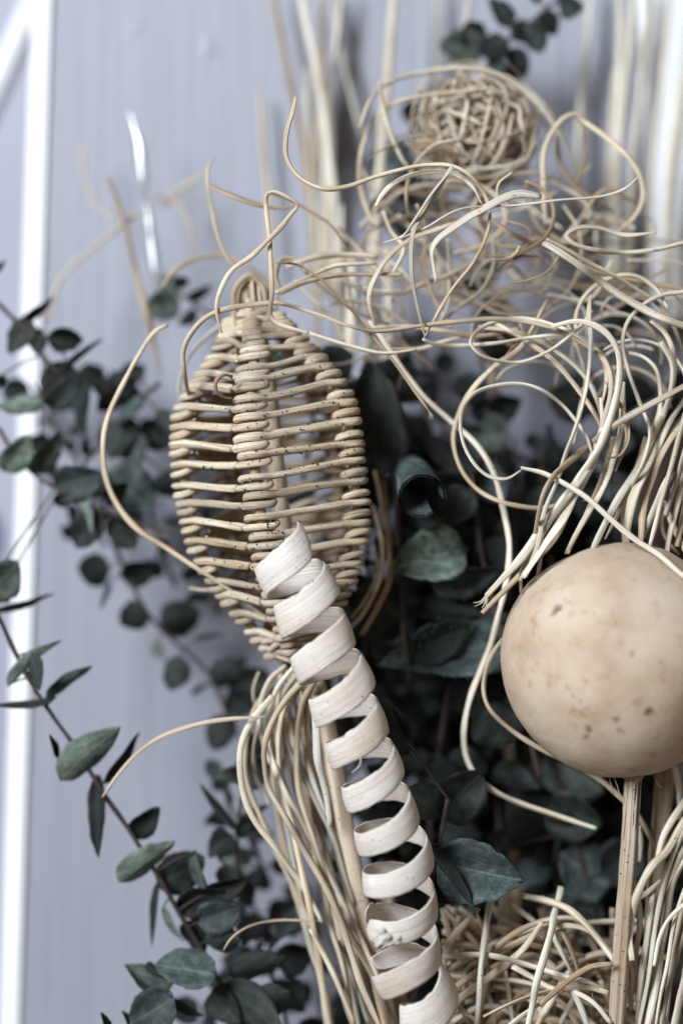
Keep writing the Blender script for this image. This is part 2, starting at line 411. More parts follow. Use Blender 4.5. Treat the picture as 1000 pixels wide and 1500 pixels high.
branch("eucalyptus branch slanting down the lower left, its pale leaf lit above dark ones",
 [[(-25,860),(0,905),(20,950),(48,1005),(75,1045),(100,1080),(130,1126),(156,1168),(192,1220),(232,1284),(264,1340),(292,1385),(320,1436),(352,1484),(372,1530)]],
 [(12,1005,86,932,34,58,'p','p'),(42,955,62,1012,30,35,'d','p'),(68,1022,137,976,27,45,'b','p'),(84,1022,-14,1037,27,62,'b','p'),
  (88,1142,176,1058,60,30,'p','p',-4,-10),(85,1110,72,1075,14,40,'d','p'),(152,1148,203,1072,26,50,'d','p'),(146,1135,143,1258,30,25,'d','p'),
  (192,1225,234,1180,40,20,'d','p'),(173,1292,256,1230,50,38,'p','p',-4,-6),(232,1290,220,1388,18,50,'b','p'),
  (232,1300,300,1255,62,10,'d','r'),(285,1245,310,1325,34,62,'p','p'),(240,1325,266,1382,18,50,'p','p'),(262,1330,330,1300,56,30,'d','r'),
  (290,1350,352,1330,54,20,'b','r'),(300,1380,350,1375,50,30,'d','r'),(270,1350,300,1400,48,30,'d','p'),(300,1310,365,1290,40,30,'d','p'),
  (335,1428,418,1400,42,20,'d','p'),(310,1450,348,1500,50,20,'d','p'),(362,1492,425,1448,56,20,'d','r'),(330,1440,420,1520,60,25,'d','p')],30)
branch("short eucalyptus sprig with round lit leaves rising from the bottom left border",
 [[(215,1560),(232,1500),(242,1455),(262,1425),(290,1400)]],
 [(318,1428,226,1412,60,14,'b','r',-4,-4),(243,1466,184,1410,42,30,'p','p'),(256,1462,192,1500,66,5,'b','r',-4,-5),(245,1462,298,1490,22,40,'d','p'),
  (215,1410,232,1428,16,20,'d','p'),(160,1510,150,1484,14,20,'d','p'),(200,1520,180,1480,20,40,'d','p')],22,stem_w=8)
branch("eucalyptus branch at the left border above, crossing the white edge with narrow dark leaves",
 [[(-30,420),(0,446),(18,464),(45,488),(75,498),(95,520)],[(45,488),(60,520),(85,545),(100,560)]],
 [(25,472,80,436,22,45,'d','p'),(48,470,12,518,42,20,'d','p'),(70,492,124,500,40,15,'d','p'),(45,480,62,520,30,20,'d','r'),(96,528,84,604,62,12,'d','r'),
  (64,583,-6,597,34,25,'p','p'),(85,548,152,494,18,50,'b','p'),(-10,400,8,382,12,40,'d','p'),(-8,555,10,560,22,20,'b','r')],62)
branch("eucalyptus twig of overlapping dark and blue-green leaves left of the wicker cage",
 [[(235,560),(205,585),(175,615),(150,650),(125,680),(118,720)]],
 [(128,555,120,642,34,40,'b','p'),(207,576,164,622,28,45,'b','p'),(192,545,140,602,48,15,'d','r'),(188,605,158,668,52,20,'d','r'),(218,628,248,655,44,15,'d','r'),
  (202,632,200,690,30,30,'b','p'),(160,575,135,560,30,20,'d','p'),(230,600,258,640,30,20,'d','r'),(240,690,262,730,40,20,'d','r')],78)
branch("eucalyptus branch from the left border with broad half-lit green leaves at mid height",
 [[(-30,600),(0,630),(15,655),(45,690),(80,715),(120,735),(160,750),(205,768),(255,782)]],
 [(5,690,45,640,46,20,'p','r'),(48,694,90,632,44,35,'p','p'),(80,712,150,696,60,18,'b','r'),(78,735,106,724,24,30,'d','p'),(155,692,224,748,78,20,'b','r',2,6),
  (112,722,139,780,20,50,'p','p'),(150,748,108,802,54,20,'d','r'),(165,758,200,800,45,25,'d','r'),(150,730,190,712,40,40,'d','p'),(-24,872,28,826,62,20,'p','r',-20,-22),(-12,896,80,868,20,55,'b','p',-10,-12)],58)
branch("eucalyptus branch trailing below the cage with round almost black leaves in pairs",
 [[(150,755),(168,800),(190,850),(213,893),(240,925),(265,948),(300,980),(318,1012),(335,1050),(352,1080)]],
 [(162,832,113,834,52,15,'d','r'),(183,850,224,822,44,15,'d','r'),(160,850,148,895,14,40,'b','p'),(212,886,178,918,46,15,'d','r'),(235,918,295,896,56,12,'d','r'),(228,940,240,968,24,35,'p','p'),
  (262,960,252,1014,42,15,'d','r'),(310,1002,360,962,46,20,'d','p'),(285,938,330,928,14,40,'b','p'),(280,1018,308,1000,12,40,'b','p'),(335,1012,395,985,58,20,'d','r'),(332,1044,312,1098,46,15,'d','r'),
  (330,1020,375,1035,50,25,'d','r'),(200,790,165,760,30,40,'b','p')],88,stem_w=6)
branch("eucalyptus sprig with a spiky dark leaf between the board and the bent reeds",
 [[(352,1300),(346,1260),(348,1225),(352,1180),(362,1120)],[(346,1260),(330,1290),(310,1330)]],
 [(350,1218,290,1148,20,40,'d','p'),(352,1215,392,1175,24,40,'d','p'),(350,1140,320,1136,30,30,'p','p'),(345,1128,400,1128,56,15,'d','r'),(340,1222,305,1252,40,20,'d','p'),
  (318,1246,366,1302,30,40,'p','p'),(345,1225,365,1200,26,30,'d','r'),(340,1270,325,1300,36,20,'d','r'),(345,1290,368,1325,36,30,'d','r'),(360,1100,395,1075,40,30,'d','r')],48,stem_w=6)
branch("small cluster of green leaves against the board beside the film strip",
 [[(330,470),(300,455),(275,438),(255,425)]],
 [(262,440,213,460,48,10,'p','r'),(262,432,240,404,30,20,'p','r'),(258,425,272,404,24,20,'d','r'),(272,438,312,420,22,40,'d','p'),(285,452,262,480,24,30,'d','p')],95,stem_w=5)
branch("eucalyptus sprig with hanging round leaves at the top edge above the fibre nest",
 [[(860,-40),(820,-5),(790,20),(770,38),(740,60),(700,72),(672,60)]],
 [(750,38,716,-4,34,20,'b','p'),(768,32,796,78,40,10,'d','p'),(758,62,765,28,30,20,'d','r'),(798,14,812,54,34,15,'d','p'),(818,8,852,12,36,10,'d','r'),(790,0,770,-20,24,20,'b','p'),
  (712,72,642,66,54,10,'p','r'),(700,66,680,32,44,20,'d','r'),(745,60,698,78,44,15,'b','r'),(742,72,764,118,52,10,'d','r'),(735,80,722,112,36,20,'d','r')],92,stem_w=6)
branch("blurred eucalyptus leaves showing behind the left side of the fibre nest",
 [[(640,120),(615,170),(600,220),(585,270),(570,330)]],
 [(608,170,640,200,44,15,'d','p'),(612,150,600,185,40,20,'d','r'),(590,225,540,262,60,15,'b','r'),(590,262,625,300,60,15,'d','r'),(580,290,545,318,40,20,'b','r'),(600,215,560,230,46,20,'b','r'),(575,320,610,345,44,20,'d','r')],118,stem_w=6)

# dark tangle of branches between cage, gourd and board
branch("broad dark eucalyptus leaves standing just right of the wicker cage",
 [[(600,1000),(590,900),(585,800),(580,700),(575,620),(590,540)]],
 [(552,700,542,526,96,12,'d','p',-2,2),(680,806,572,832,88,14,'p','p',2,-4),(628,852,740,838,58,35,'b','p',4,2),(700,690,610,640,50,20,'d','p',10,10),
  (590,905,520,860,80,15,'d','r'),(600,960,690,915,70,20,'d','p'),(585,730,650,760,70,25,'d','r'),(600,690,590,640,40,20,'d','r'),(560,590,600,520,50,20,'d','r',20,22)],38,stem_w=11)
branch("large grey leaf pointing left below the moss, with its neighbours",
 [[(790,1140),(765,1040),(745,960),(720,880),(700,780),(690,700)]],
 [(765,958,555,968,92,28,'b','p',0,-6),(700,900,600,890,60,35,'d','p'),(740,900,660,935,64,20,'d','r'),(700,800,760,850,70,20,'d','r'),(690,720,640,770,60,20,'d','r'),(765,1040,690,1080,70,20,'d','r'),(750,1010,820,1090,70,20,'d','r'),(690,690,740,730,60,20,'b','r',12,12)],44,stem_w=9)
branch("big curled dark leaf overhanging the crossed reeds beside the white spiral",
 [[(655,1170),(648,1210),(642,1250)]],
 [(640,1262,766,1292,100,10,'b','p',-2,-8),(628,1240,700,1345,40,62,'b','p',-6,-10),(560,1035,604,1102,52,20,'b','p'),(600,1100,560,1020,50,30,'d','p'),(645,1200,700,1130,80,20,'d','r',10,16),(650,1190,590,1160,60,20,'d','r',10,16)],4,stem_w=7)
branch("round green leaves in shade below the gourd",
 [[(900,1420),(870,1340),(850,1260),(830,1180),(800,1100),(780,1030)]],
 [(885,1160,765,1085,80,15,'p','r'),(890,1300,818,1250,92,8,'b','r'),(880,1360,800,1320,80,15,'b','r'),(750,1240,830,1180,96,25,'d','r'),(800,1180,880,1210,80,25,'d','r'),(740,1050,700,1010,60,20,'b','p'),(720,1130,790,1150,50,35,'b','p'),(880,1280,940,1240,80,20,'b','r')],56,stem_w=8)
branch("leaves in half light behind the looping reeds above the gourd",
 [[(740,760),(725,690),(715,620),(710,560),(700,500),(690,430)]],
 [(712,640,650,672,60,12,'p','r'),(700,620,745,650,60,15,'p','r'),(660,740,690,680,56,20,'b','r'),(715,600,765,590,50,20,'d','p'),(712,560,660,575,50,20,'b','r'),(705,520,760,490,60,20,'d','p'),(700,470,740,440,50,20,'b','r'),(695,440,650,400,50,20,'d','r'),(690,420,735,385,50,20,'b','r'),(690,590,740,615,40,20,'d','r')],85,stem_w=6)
# dense backing branches, grown by rule
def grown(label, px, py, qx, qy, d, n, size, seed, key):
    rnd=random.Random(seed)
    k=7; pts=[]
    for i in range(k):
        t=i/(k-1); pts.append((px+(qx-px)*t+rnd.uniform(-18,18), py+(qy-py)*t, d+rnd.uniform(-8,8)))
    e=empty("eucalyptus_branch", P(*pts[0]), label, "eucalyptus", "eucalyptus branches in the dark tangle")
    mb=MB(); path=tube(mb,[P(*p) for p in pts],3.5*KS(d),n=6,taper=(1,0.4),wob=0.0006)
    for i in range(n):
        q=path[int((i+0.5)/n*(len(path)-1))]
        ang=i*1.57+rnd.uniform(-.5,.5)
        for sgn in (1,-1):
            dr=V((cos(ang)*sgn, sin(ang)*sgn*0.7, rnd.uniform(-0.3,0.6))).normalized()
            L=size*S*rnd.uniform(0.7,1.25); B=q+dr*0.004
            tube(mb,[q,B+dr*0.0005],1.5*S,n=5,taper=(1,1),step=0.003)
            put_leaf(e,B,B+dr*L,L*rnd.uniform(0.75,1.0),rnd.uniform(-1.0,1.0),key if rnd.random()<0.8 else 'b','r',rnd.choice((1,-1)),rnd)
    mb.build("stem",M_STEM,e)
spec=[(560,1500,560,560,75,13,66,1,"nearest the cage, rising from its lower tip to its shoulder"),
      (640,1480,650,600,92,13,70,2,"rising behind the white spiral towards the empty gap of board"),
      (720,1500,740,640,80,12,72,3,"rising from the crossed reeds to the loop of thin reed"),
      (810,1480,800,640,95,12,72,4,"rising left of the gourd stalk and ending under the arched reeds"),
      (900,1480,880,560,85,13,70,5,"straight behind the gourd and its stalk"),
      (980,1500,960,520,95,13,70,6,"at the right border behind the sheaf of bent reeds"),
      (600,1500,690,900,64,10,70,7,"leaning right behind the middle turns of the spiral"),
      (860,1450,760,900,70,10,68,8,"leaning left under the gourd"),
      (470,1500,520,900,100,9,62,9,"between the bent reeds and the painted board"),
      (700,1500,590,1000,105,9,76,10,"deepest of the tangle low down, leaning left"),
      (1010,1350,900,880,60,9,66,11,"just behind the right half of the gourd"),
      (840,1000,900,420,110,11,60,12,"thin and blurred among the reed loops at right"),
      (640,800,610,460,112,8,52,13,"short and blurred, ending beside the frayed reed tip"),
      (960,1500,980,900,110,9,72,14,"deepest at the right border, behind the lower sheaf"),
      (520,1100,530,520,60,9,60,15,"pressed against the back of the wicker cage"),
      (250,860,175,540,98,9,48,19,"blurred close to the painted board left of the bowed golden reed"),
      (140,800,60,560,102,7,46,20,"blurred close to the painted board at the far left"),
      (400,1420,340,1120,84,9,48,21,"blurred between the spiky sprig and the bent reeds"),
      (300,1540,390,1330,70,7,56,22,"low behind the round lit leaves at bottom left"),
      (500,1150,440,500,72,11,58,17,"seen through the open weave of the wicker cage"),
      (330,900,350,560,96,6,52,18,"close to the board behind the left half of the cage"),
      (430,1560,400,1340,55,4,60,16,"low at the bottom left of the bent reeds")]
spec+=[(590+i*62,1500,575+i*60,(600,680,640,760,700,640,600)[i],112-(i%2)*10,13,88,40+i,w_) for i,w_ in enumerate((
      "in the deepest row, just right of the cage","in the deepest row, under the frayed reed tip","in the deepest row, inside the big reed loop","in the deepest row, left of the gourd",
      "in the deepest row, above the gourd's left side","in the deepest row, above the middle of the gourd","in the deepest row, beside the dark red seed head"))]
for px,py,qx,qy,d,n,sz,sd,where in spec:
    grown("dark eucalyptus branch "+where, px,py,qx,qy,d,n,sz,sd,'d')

# rolled leaf with a dark mouth, right of the cage
def rolled():
    mb=MB(); a=P(584,684,52); b=P(616,728,6); path=spline([a,(a+b)*0.5+V((0.001,0,0.002)),b],0.001)
    m_=len(path); K=16
    for lay in (1.0,0.9):
        for i,p in enumerate(path):
            T=(path[min(i+1,m_-1)]-path[max(i-1,0)]).normalized(); N=T.cross(V((0,1,0))).normalized(); Bn=T.cross(N)
            t=i/(m_-1); r=(24+14*t)*S*lay*1.0
            for j in range(K):
                an=-0.4+5.5*j/(K-1); rr=r*(1-0.18*j/(K-1))
                mb.v.append(tuple(p+N*cos(an)*rr+Bn*sin(an)*rr))
    for lay in (0,1):
        o=lay*m_*K
        for i in range(m_-1):
            for j in range(K-1):
                mb.f.append((o+i*K+j,o+i*K+j+1,o+(i+1)*K+j+1,o+(i+1)*K+j)); mb.uv.append(((i/m_,j/K),(i/m_,(j+1)/K),((i+1)/m_,(j+1)/K),((i+1)/m_,j/K)))
    tag(mb.build("rolled_leaf",M_LEAFB), "dry leaf rolled into a tube with a dark open mouth, right of the cage", "leaf")
rolled()

# ------------------------------------------------------------------ wicker cage
def lerp_tab(tab, x):
    if x<=tab[0][0]: return tab[0][1]
    for (a,fa),(b,fb) in zip(tab,tab[1:]):
        if x<=b: return fa+(fb-fa)*(x-a)/(b-a)
    return tab[-1][1]
RAD=[(440,26),(455,29),(470,34),(490,46),(505,58),(522,72),(540,88),(560,105),(580,119),(600,130),(640,136),(700,137),(750,135),(790,129),(820,118),(850,104),(880,86),(910,64),(940,42),(965,28),(990,16),(1010,12)]
AXX=[(400,366),(460,371),(520,387),(600,392),(700,401),(800,414),(880,424),(940,428),(1010,446)]
CD=24
def axis(h): return P(lerp_tab(AXX,h), h, CD)
tilt=radians(4.5); E1=V((cos(tilt),0,sin(tilt))); E2=V((0.03,-1,0.0)).normalized(); UP=V((-sin(tilt),0,cos(tilt)))
ck=KS(CD)
def cage_pt(th, h, dr=0.0, dt=0.0, dh=0.0):
    """h: photo row of the ring centre, dr/dt/dh px offsets radial, tangential, upwards"""
    hh=h; r=(lerp_tab(RAD,hh-dh*0.85)*0.97-2+dr)*ck
    rad=E1*sin(th)+E2*cos(th); tan=E1*cos(th)-E2*sin(th)
    return axis(hh)+rad*r+tan*dt*ck+UP*dh*ck
RIBS=[radians(a) for a in (-11,61,133,205,277)]
ARR=[0,25,22,10,-1]
cage=empty("wicker_cage", P(575,1500,CD), "open lantern-shaped wicker cage on a long peeled stick, woven of cream cane", "wicker cage")
rr_,rc_=7.5,6.1
def weave_row(h, pitch, squash, jit):
    pts=[]; q=pitch/28.0
    wfac=min(1.0, lerp_tab(RAD,h)/90.0)
    for k,th in enumerate(RIBS):
        a=ARR[k]*q*squash + random.uniform(-jit,jit); g=pitch*0.5; w_=max(0.45,wfac); jt=random.uniform(-1.5,1.5)
        for dt,dr,dh in ((-24,-3,0),(-9,rr_+rc_-1.5,0),(4,rr_+rc_,0.3*g/14),(18,rr_-1,1),(19,-6,g*.3),(5,-rr_-rc_,g*.5),(-10,-rr_-rc_,g*.55),(-20,-4,g*.75),(-17,rr_-1,g-1),(-4,rr_+rc_,g),(9,rr_+rc_-1.5,g),(24,-3,g)):
            pts.append(cage_pt(th, h, dr*1.0, (dt+jt)*w_, a+dh))
    mb=MB(); pth=tube(mb,pts,rc_*ck*random.uniform(0.92,1.06),n=10,closed=True,step=0.0014,lump=0.09,groove=0.10,wob=0.0005,twist=25,flat=0.85); slivers(mb,pth,rc_*ck,7)
    return mb
h=478.0; rows=[]
while h<960:
    rows.append(h)
    h+= 15 if h<500 else 22 if h<560 else 26 if h<600 else 28 if h<830 else 26
for i,hh in enumerate(rows):
    pitch=(rows[i+1]-hh) if i+1<len(rows) else 26
    weave_row(hh, pitch, 0.35+0.65*min(1,lerp_tab(RAD,hh)/110), 2.6).build("weave_strand", M_CANE, cage)
# plain collar turns at the neck and at the lower tip
for hh,dr in ((462,1),(471,0),(481,-1),(452,-2)):
    mb=MB(); pts=[cage_pt(2*pi*k/10, hh, dr+random.uniform(-1.5,1.5), 0, random.uniform(-2,2)+2*sin(2*pi*k/10)) for k in range(10)]
    tube(mb,pts,5.6*ck,n=8,closed=True,step=0.0014,groove=0.06); mb.build("neck_turn",M_CANE,cage)
for k in range(7):
    mb=MB(); h0=930+k*13
    pts=[cage_pt(2*pi*j/9+k, h0, random.uniform(-3,5), 0, random.uniform(-5,5)+9*sin(2*pi*j/9+k*2)) for j in range(9)]
    tube(mb,pts,4.6*ck,n=7,closed=True,step=0.0014,groove=0.06); mb.build("tip_turn",M_CANE,cage)
for k in range(14):
    mb=MB(); h0=random.uniform(560,850); sl=random.uniform(-26,26); dr_=random.uniform(-22,-8)
    pts=[cage_pt(radians(a_),h0,dr_+random.uniform(-3,3),0,sl*(a_-180)/90+random.uniform(-3,3)) for a_ in range(78,290,30)]
    tube(mb,pts,4.6*ck,n=7,step=0.0025,groove=0.08); mb.build("inner_cane",M_RIB,cage)
for th in RIBS:
    mb=MB(); pts=[cage_pt(th,hh,-1,0,0) for hh in range(440,1000,28)]
    tube(mb,pts,rr_*ck,n=9,step=0.0025,groove=0.05,taper=(0.9,0.5)); mb.build("rib",M_RIB,cage)
# loop over the neck
for k,(x0,x1,top,dd,wd,m) in enumerate(((343,388,404,-6,4.6,M_RIB),(350,386,411,-2,4.2,M_BROWN),(346,392,408,4,4.6,M_RIB))):
    mb=MB(); xm=(x0+x1)/2
    tube(mb,[P(x0+4,478,CD+dd),P(x0,445,CD+dd),P(x0+4,420,CD+dd-1),P(xm,top,CD+dd),P(x1-5,418,CD+dd+1),P(x1+1,440,CD+dd),P(x1+6,478,CD+dd)],wd*ck,n=8,step=0.0012,groove=0.06)
    mb.build("top_loop",m,cage)
for x,dd,m in ((361,-3,M_CANE),(370,-5,M_CANE),(379,-3,M_CANE),(374,2,M_RIB),(356,3,M_CANE)):
    mb=MB(); tube(mb,[P(x-1,411,CD+dd),P(x,430,CD+dd-1),P(x+2,455,CD+dd-1),P(x+5,485,CD+dd)],4.6*ck,n=8,step=0.0015,groove=0.05); mb.build("neck_cane",m,cage)
# small brown turned-in end of cane
mb=MB(); tube(mb,[P(340,551,-11),P(328,549,-13),P(317,557,-14),P(317,572,-13),P(328,582,-11),P(340,584,-9)],3.8*S,n=8,step=0.001,flat=.6); mb.build("loose_cane_end",M_BROWN,cage)
# long stick through the middle
mb=MB(); tube(mb,[P(372,455,CD),P(392,560,CD),P(404,680,CD+1),P(420,800,CD+2),P(445,930,CD+2),P(474,1040,CD),P(500,1180,CD-2),P(524,1300,CD-3),P(552,1420,CD-4),P(590,1580,CD-5)],13*ck,n=12,step=0.006,groove=0.02,taper=(0.8,1),lump=0.05,wob=0.0005); mb.build("stick",M_STICK,cage)

# crumbs of dry green moss caught in the cane
m_moss,nt,b=mat("dry_moss"); b.inputs['Base Color'].default_value=(0.016,0.032,0.016,1); b.inputs['Roughness'].default_value=0.9
mb=MB()
def crumb(mb,c,r):
    k=len(mb.v); vs=[V((1,0,0)),V((-1,0,0)),V((0,1,0)),V((0,-1,0)),V((0,0,1)),V((0,0,-1))]
    for q in vs: mb.v.append(tuple(c+q*r*random.uniform(0.4,1.4)))
    for a,b_,c_ in ((0,2,4),(2,1,4),(1,3,4),(3,0,4),(2,0,5),(1,2,5),(3,1,5),(0,3,5)): mb.f.append((k+a,k+b_,k+c_))
def px_of(q): k=(D+q.y)/D; return 500+q.x/(S*k), 750-q.z/(S*k)
cand=[]
for o_ in cage.children:
    if o_.name.startswith("weave_strand"):
        for v_ in o_.data.vertices:
            if v_.co.y<0.012 and v_.normal.y<0.1: cand.append((v_.co.copy(),*px_of(v_.co)))
for cx,cy,sx,sy,n in ((470,650,45,22,70),(402,774,9,8,40),(455,640,70,45,70),(306,690,7,4,18),(372,675,6,4,14),(370,800,8,4,14),(400,540,60,40,30),(340,830,40,30,20),(400,700,110,110,80)):
    near=[c_ for c_ in cand if abs(c_[1]-cx)<sx*1.6 and abs(c_[2]-cy)<sy*1.6]
    for _ in range(n if near else 0):
        c_=random.choice(near); crumb(mb,c_[0]+V((random.uniform(-1,1)*S,-0.6*S,random.uniform(-1,1)*S)),random.uniform(0.8,2.3)*S)
o=mb.build("moss_crumbs",m_moss,smooth=False); tag(o,"tiny dark green moss crumbs scattered on the wicker cage","moss"); o['kind']='stuff'
mb=MB()
cand=[]
for o_ in COL.objects:
    if o_.name.startswith("leaf") and o_.parent and ("broad dark" in o_.parent['label'] or "large grey" in o_.parent['label']):
        for v_ in o_.data.vertices: cand.append(o_.matrix_basis@v_.co)
cand=[(q,noise.noise(q*90)) for q in cand]; cand=[q for q,f in cand if f>0.12]
for _ in range(1100):
    crumb(mb,random.choice(cand)+V((random.uniform(-1,1),random.uniform(-0.8,0),random.uniform(-1,1)))*0.0009,random.uniform(1.0,3.4)*S)
o=mb.build("moss_clumps",m_moss,smooth=False); tag(o,"dark green moss clinging to the shaded leaves between cage and gourd","moss"); o['kind']='stuff'

# ------------------------------------------------------------------ white spiral of wood shaving
# centre of each turn, left end to right end across the front
TURN=[(418,822,47),(449,882,50),(470,948,50),(499,1013,50),(521,1075,49),(544,1140,48),(565,1206,49),(580,1268,53),(588,1338,51),(590,1402,56),(624,1466,42),(636,1570,46)]
def spiral():
    e=empty("wood_shaving_spiral", P(628,1500,-16), "white corkscrew wood shaving standing in front of the cage and running down to the bottom", "wood shaving")
    m, nt = M_SHAV, None
    SD=-18
    def centre(t):
        if t<0:
            a,b=TURN[0],TURN[1]; return tuple(a[i]+(b[i]-a[i])*t for i in range(3))
        t=min(len(TURN)-1.001,t); k=int(t); f=t-k
        a=TURN[max(0,k-1)];b=TURN[k];c=TURN[k+1];d=TURN[min(len(TURN)-1,k+2)]
        def cr(i): return 0.5*((2*b[i])+(-a[i]+c[i])*f+(2*a[i]-5*b[i]+4*c[i]-d[i])*f*f+(-a[i]+3*b[i]-3*c[i]+d[i])*f**3)
        return cr(0),cr(1),cr(2)
    def ribbon(t0,t1,width,name,tip0=None,tip1=None,seed=0,lbl=None):
        mb=MB(); n=int((t1-t0)*44)+1; K=12; rows=[]
        for i in range(n+1):
            tt=t0+(t1-t0)*i/n
            # tt integer = middle of the front band; going down each turn: right -> front -> left
            cx,cy,r=centre(tt); x2,y2,_=centre(tt+0.05); x1,y1,_=centre(tt-0.05)
            ax=V((x2-x1,0,-(y2-y1))).normalized()
            C=P(cx,cy,SD)
            ax=(ax+V((0,0.02+0.040*min(8,max(0,tt)),0))).normalized()
            e1=V((0,-1,0)).cross(ax); e1=-e1 if e1.x<0 else e1; e1.normalize(); e2=ax.cross(e1); e2=-e2 if e2.y>0 else e2
            ph=2*pi*(tt)   # 0 at front
            rad=(e2*cos(ph)-e1*sin(ph))
            rr=(r+1.5*noise.noise(V((tt*1.7,seed,3)))*2.0)*KS(SD)
            wl=(width-1.1*min(8,max(0,tt)))*(1+0.14*noise.noise(V((tt*3,seed,9))))
            fa=(i/n*(t1-t0)); fb=(t1-t0)-fa
            if tip0 and fa<tip0[0]: wl*=tip0[1]+(1-tip0[1])*(fa/tip0[0])**0.7
            if tip1 and fb<tip1[0]: wl*=tip1[1]+(1-tip1[1])*(fb/tip1[0])**0.7
            row=[]
            sh=-(width*0.5-wl*0.5)*1.15 if (tip0 and fa<tip0[0]) else 0
            tang=(-e2*sin(ph)-e1*cos(ph))
            for j in range(K+1):
                s=j/K-0.5
                bulge=(0.25-s*s)*7*KS(SD)+ s*3*KS(SD)
                edge=(noise.noise(V((tt*22,seed+5*(s>0),1)))*2.2+noise.noise(V((tt*70,seed+5*(s>0),4)))*1.2 if abs(s)>0.49 else 0)
                ridge=noise.noise(V((tt*1.3,s*16,seed)))*0.5*KS(SD)
                p=C+rad*(rr+bulge+ridge)+ax*((s*wl+edge+sh)*KS(SD))
                row.append((p,rad))
            rows.append(row)
        th=1.9*KS(SD); R=2*(K+1)
        u=0
        for i,row in enumerate(rows):
            for p,rd in row: mb.v.append(tuple(p))
            for p,rd in reversed(row): mb.v.append(tuple(p-rd*th))
        for i in range(len(rows)-1):
            du=2*pi*50*S/44
            for j in range(R):
                j2=(j+1)%R
                mb.f.append((i*R+j,i*R+j2,(i+1)*R+j2,(i+1)*R+j))
                v1=j/(K+1); v2=(j+1)/(K+1)
                mb.uv.append(((i*du,v1),(i*du,v2),((i+1)*du,v2),((i+1)*du,v1)))
        N=(len(rows)-1)*R
        mb.f.append(tuple(range(R))[::-1]); mb.uv.append(tuple((0,0.5) for _ in range(R)))
        mb.f.append(tuple(N+j for j in range(R))); mb.uv.append(tuple((0,0.5) for _ in range(R)))
        o=mb.build(name,M_SHAV,e)
        if lbl: o['label']=lbl
        return o
    ribbon(-0.27,8.21,47,"curled_ribbon",tip0=(0.13,0.12),tip1=(0.05,0.45),seed=1)
    ribbon(8.24,9.22,52,"broken_turn",tip0=(0.10,0.3),tip1=(0.02,0.9),seed=2,lbl="cracked lower turn with a torn end")
    ribbon(9.36,11.0,68,"lowest_turn",tip0=(0.25,0.4),seed=3)
    # torn shreds at the break
    mb=MB()
    for k in range(5):
        x=548+random.uniform(-8,22); y=1382+random.uniform(-14,12)
        tube(mb,[P(x+18,y-12,-30),P(x+6,y-2,-32),P(x-3,y+5,-32+random.uniform(-2,2))],random.uniform(3.0,6)*S,n=6,flat=0.35,step=0.001,taper=(0.6,0.3),lump=0.3)
    mb.build("torn_shreds",M_SHAV,e)['kind']='stuff'
    # thin lifted sliver
    mb=MB(); tube(mb,[P(515,1132,-28),P(526,1122,-30),P(528,1112,-30),P(524,1104,-28)],0.9*S,n=5,step=0.0008); mb.build("sliver",M_SHAV,e)
spiral()

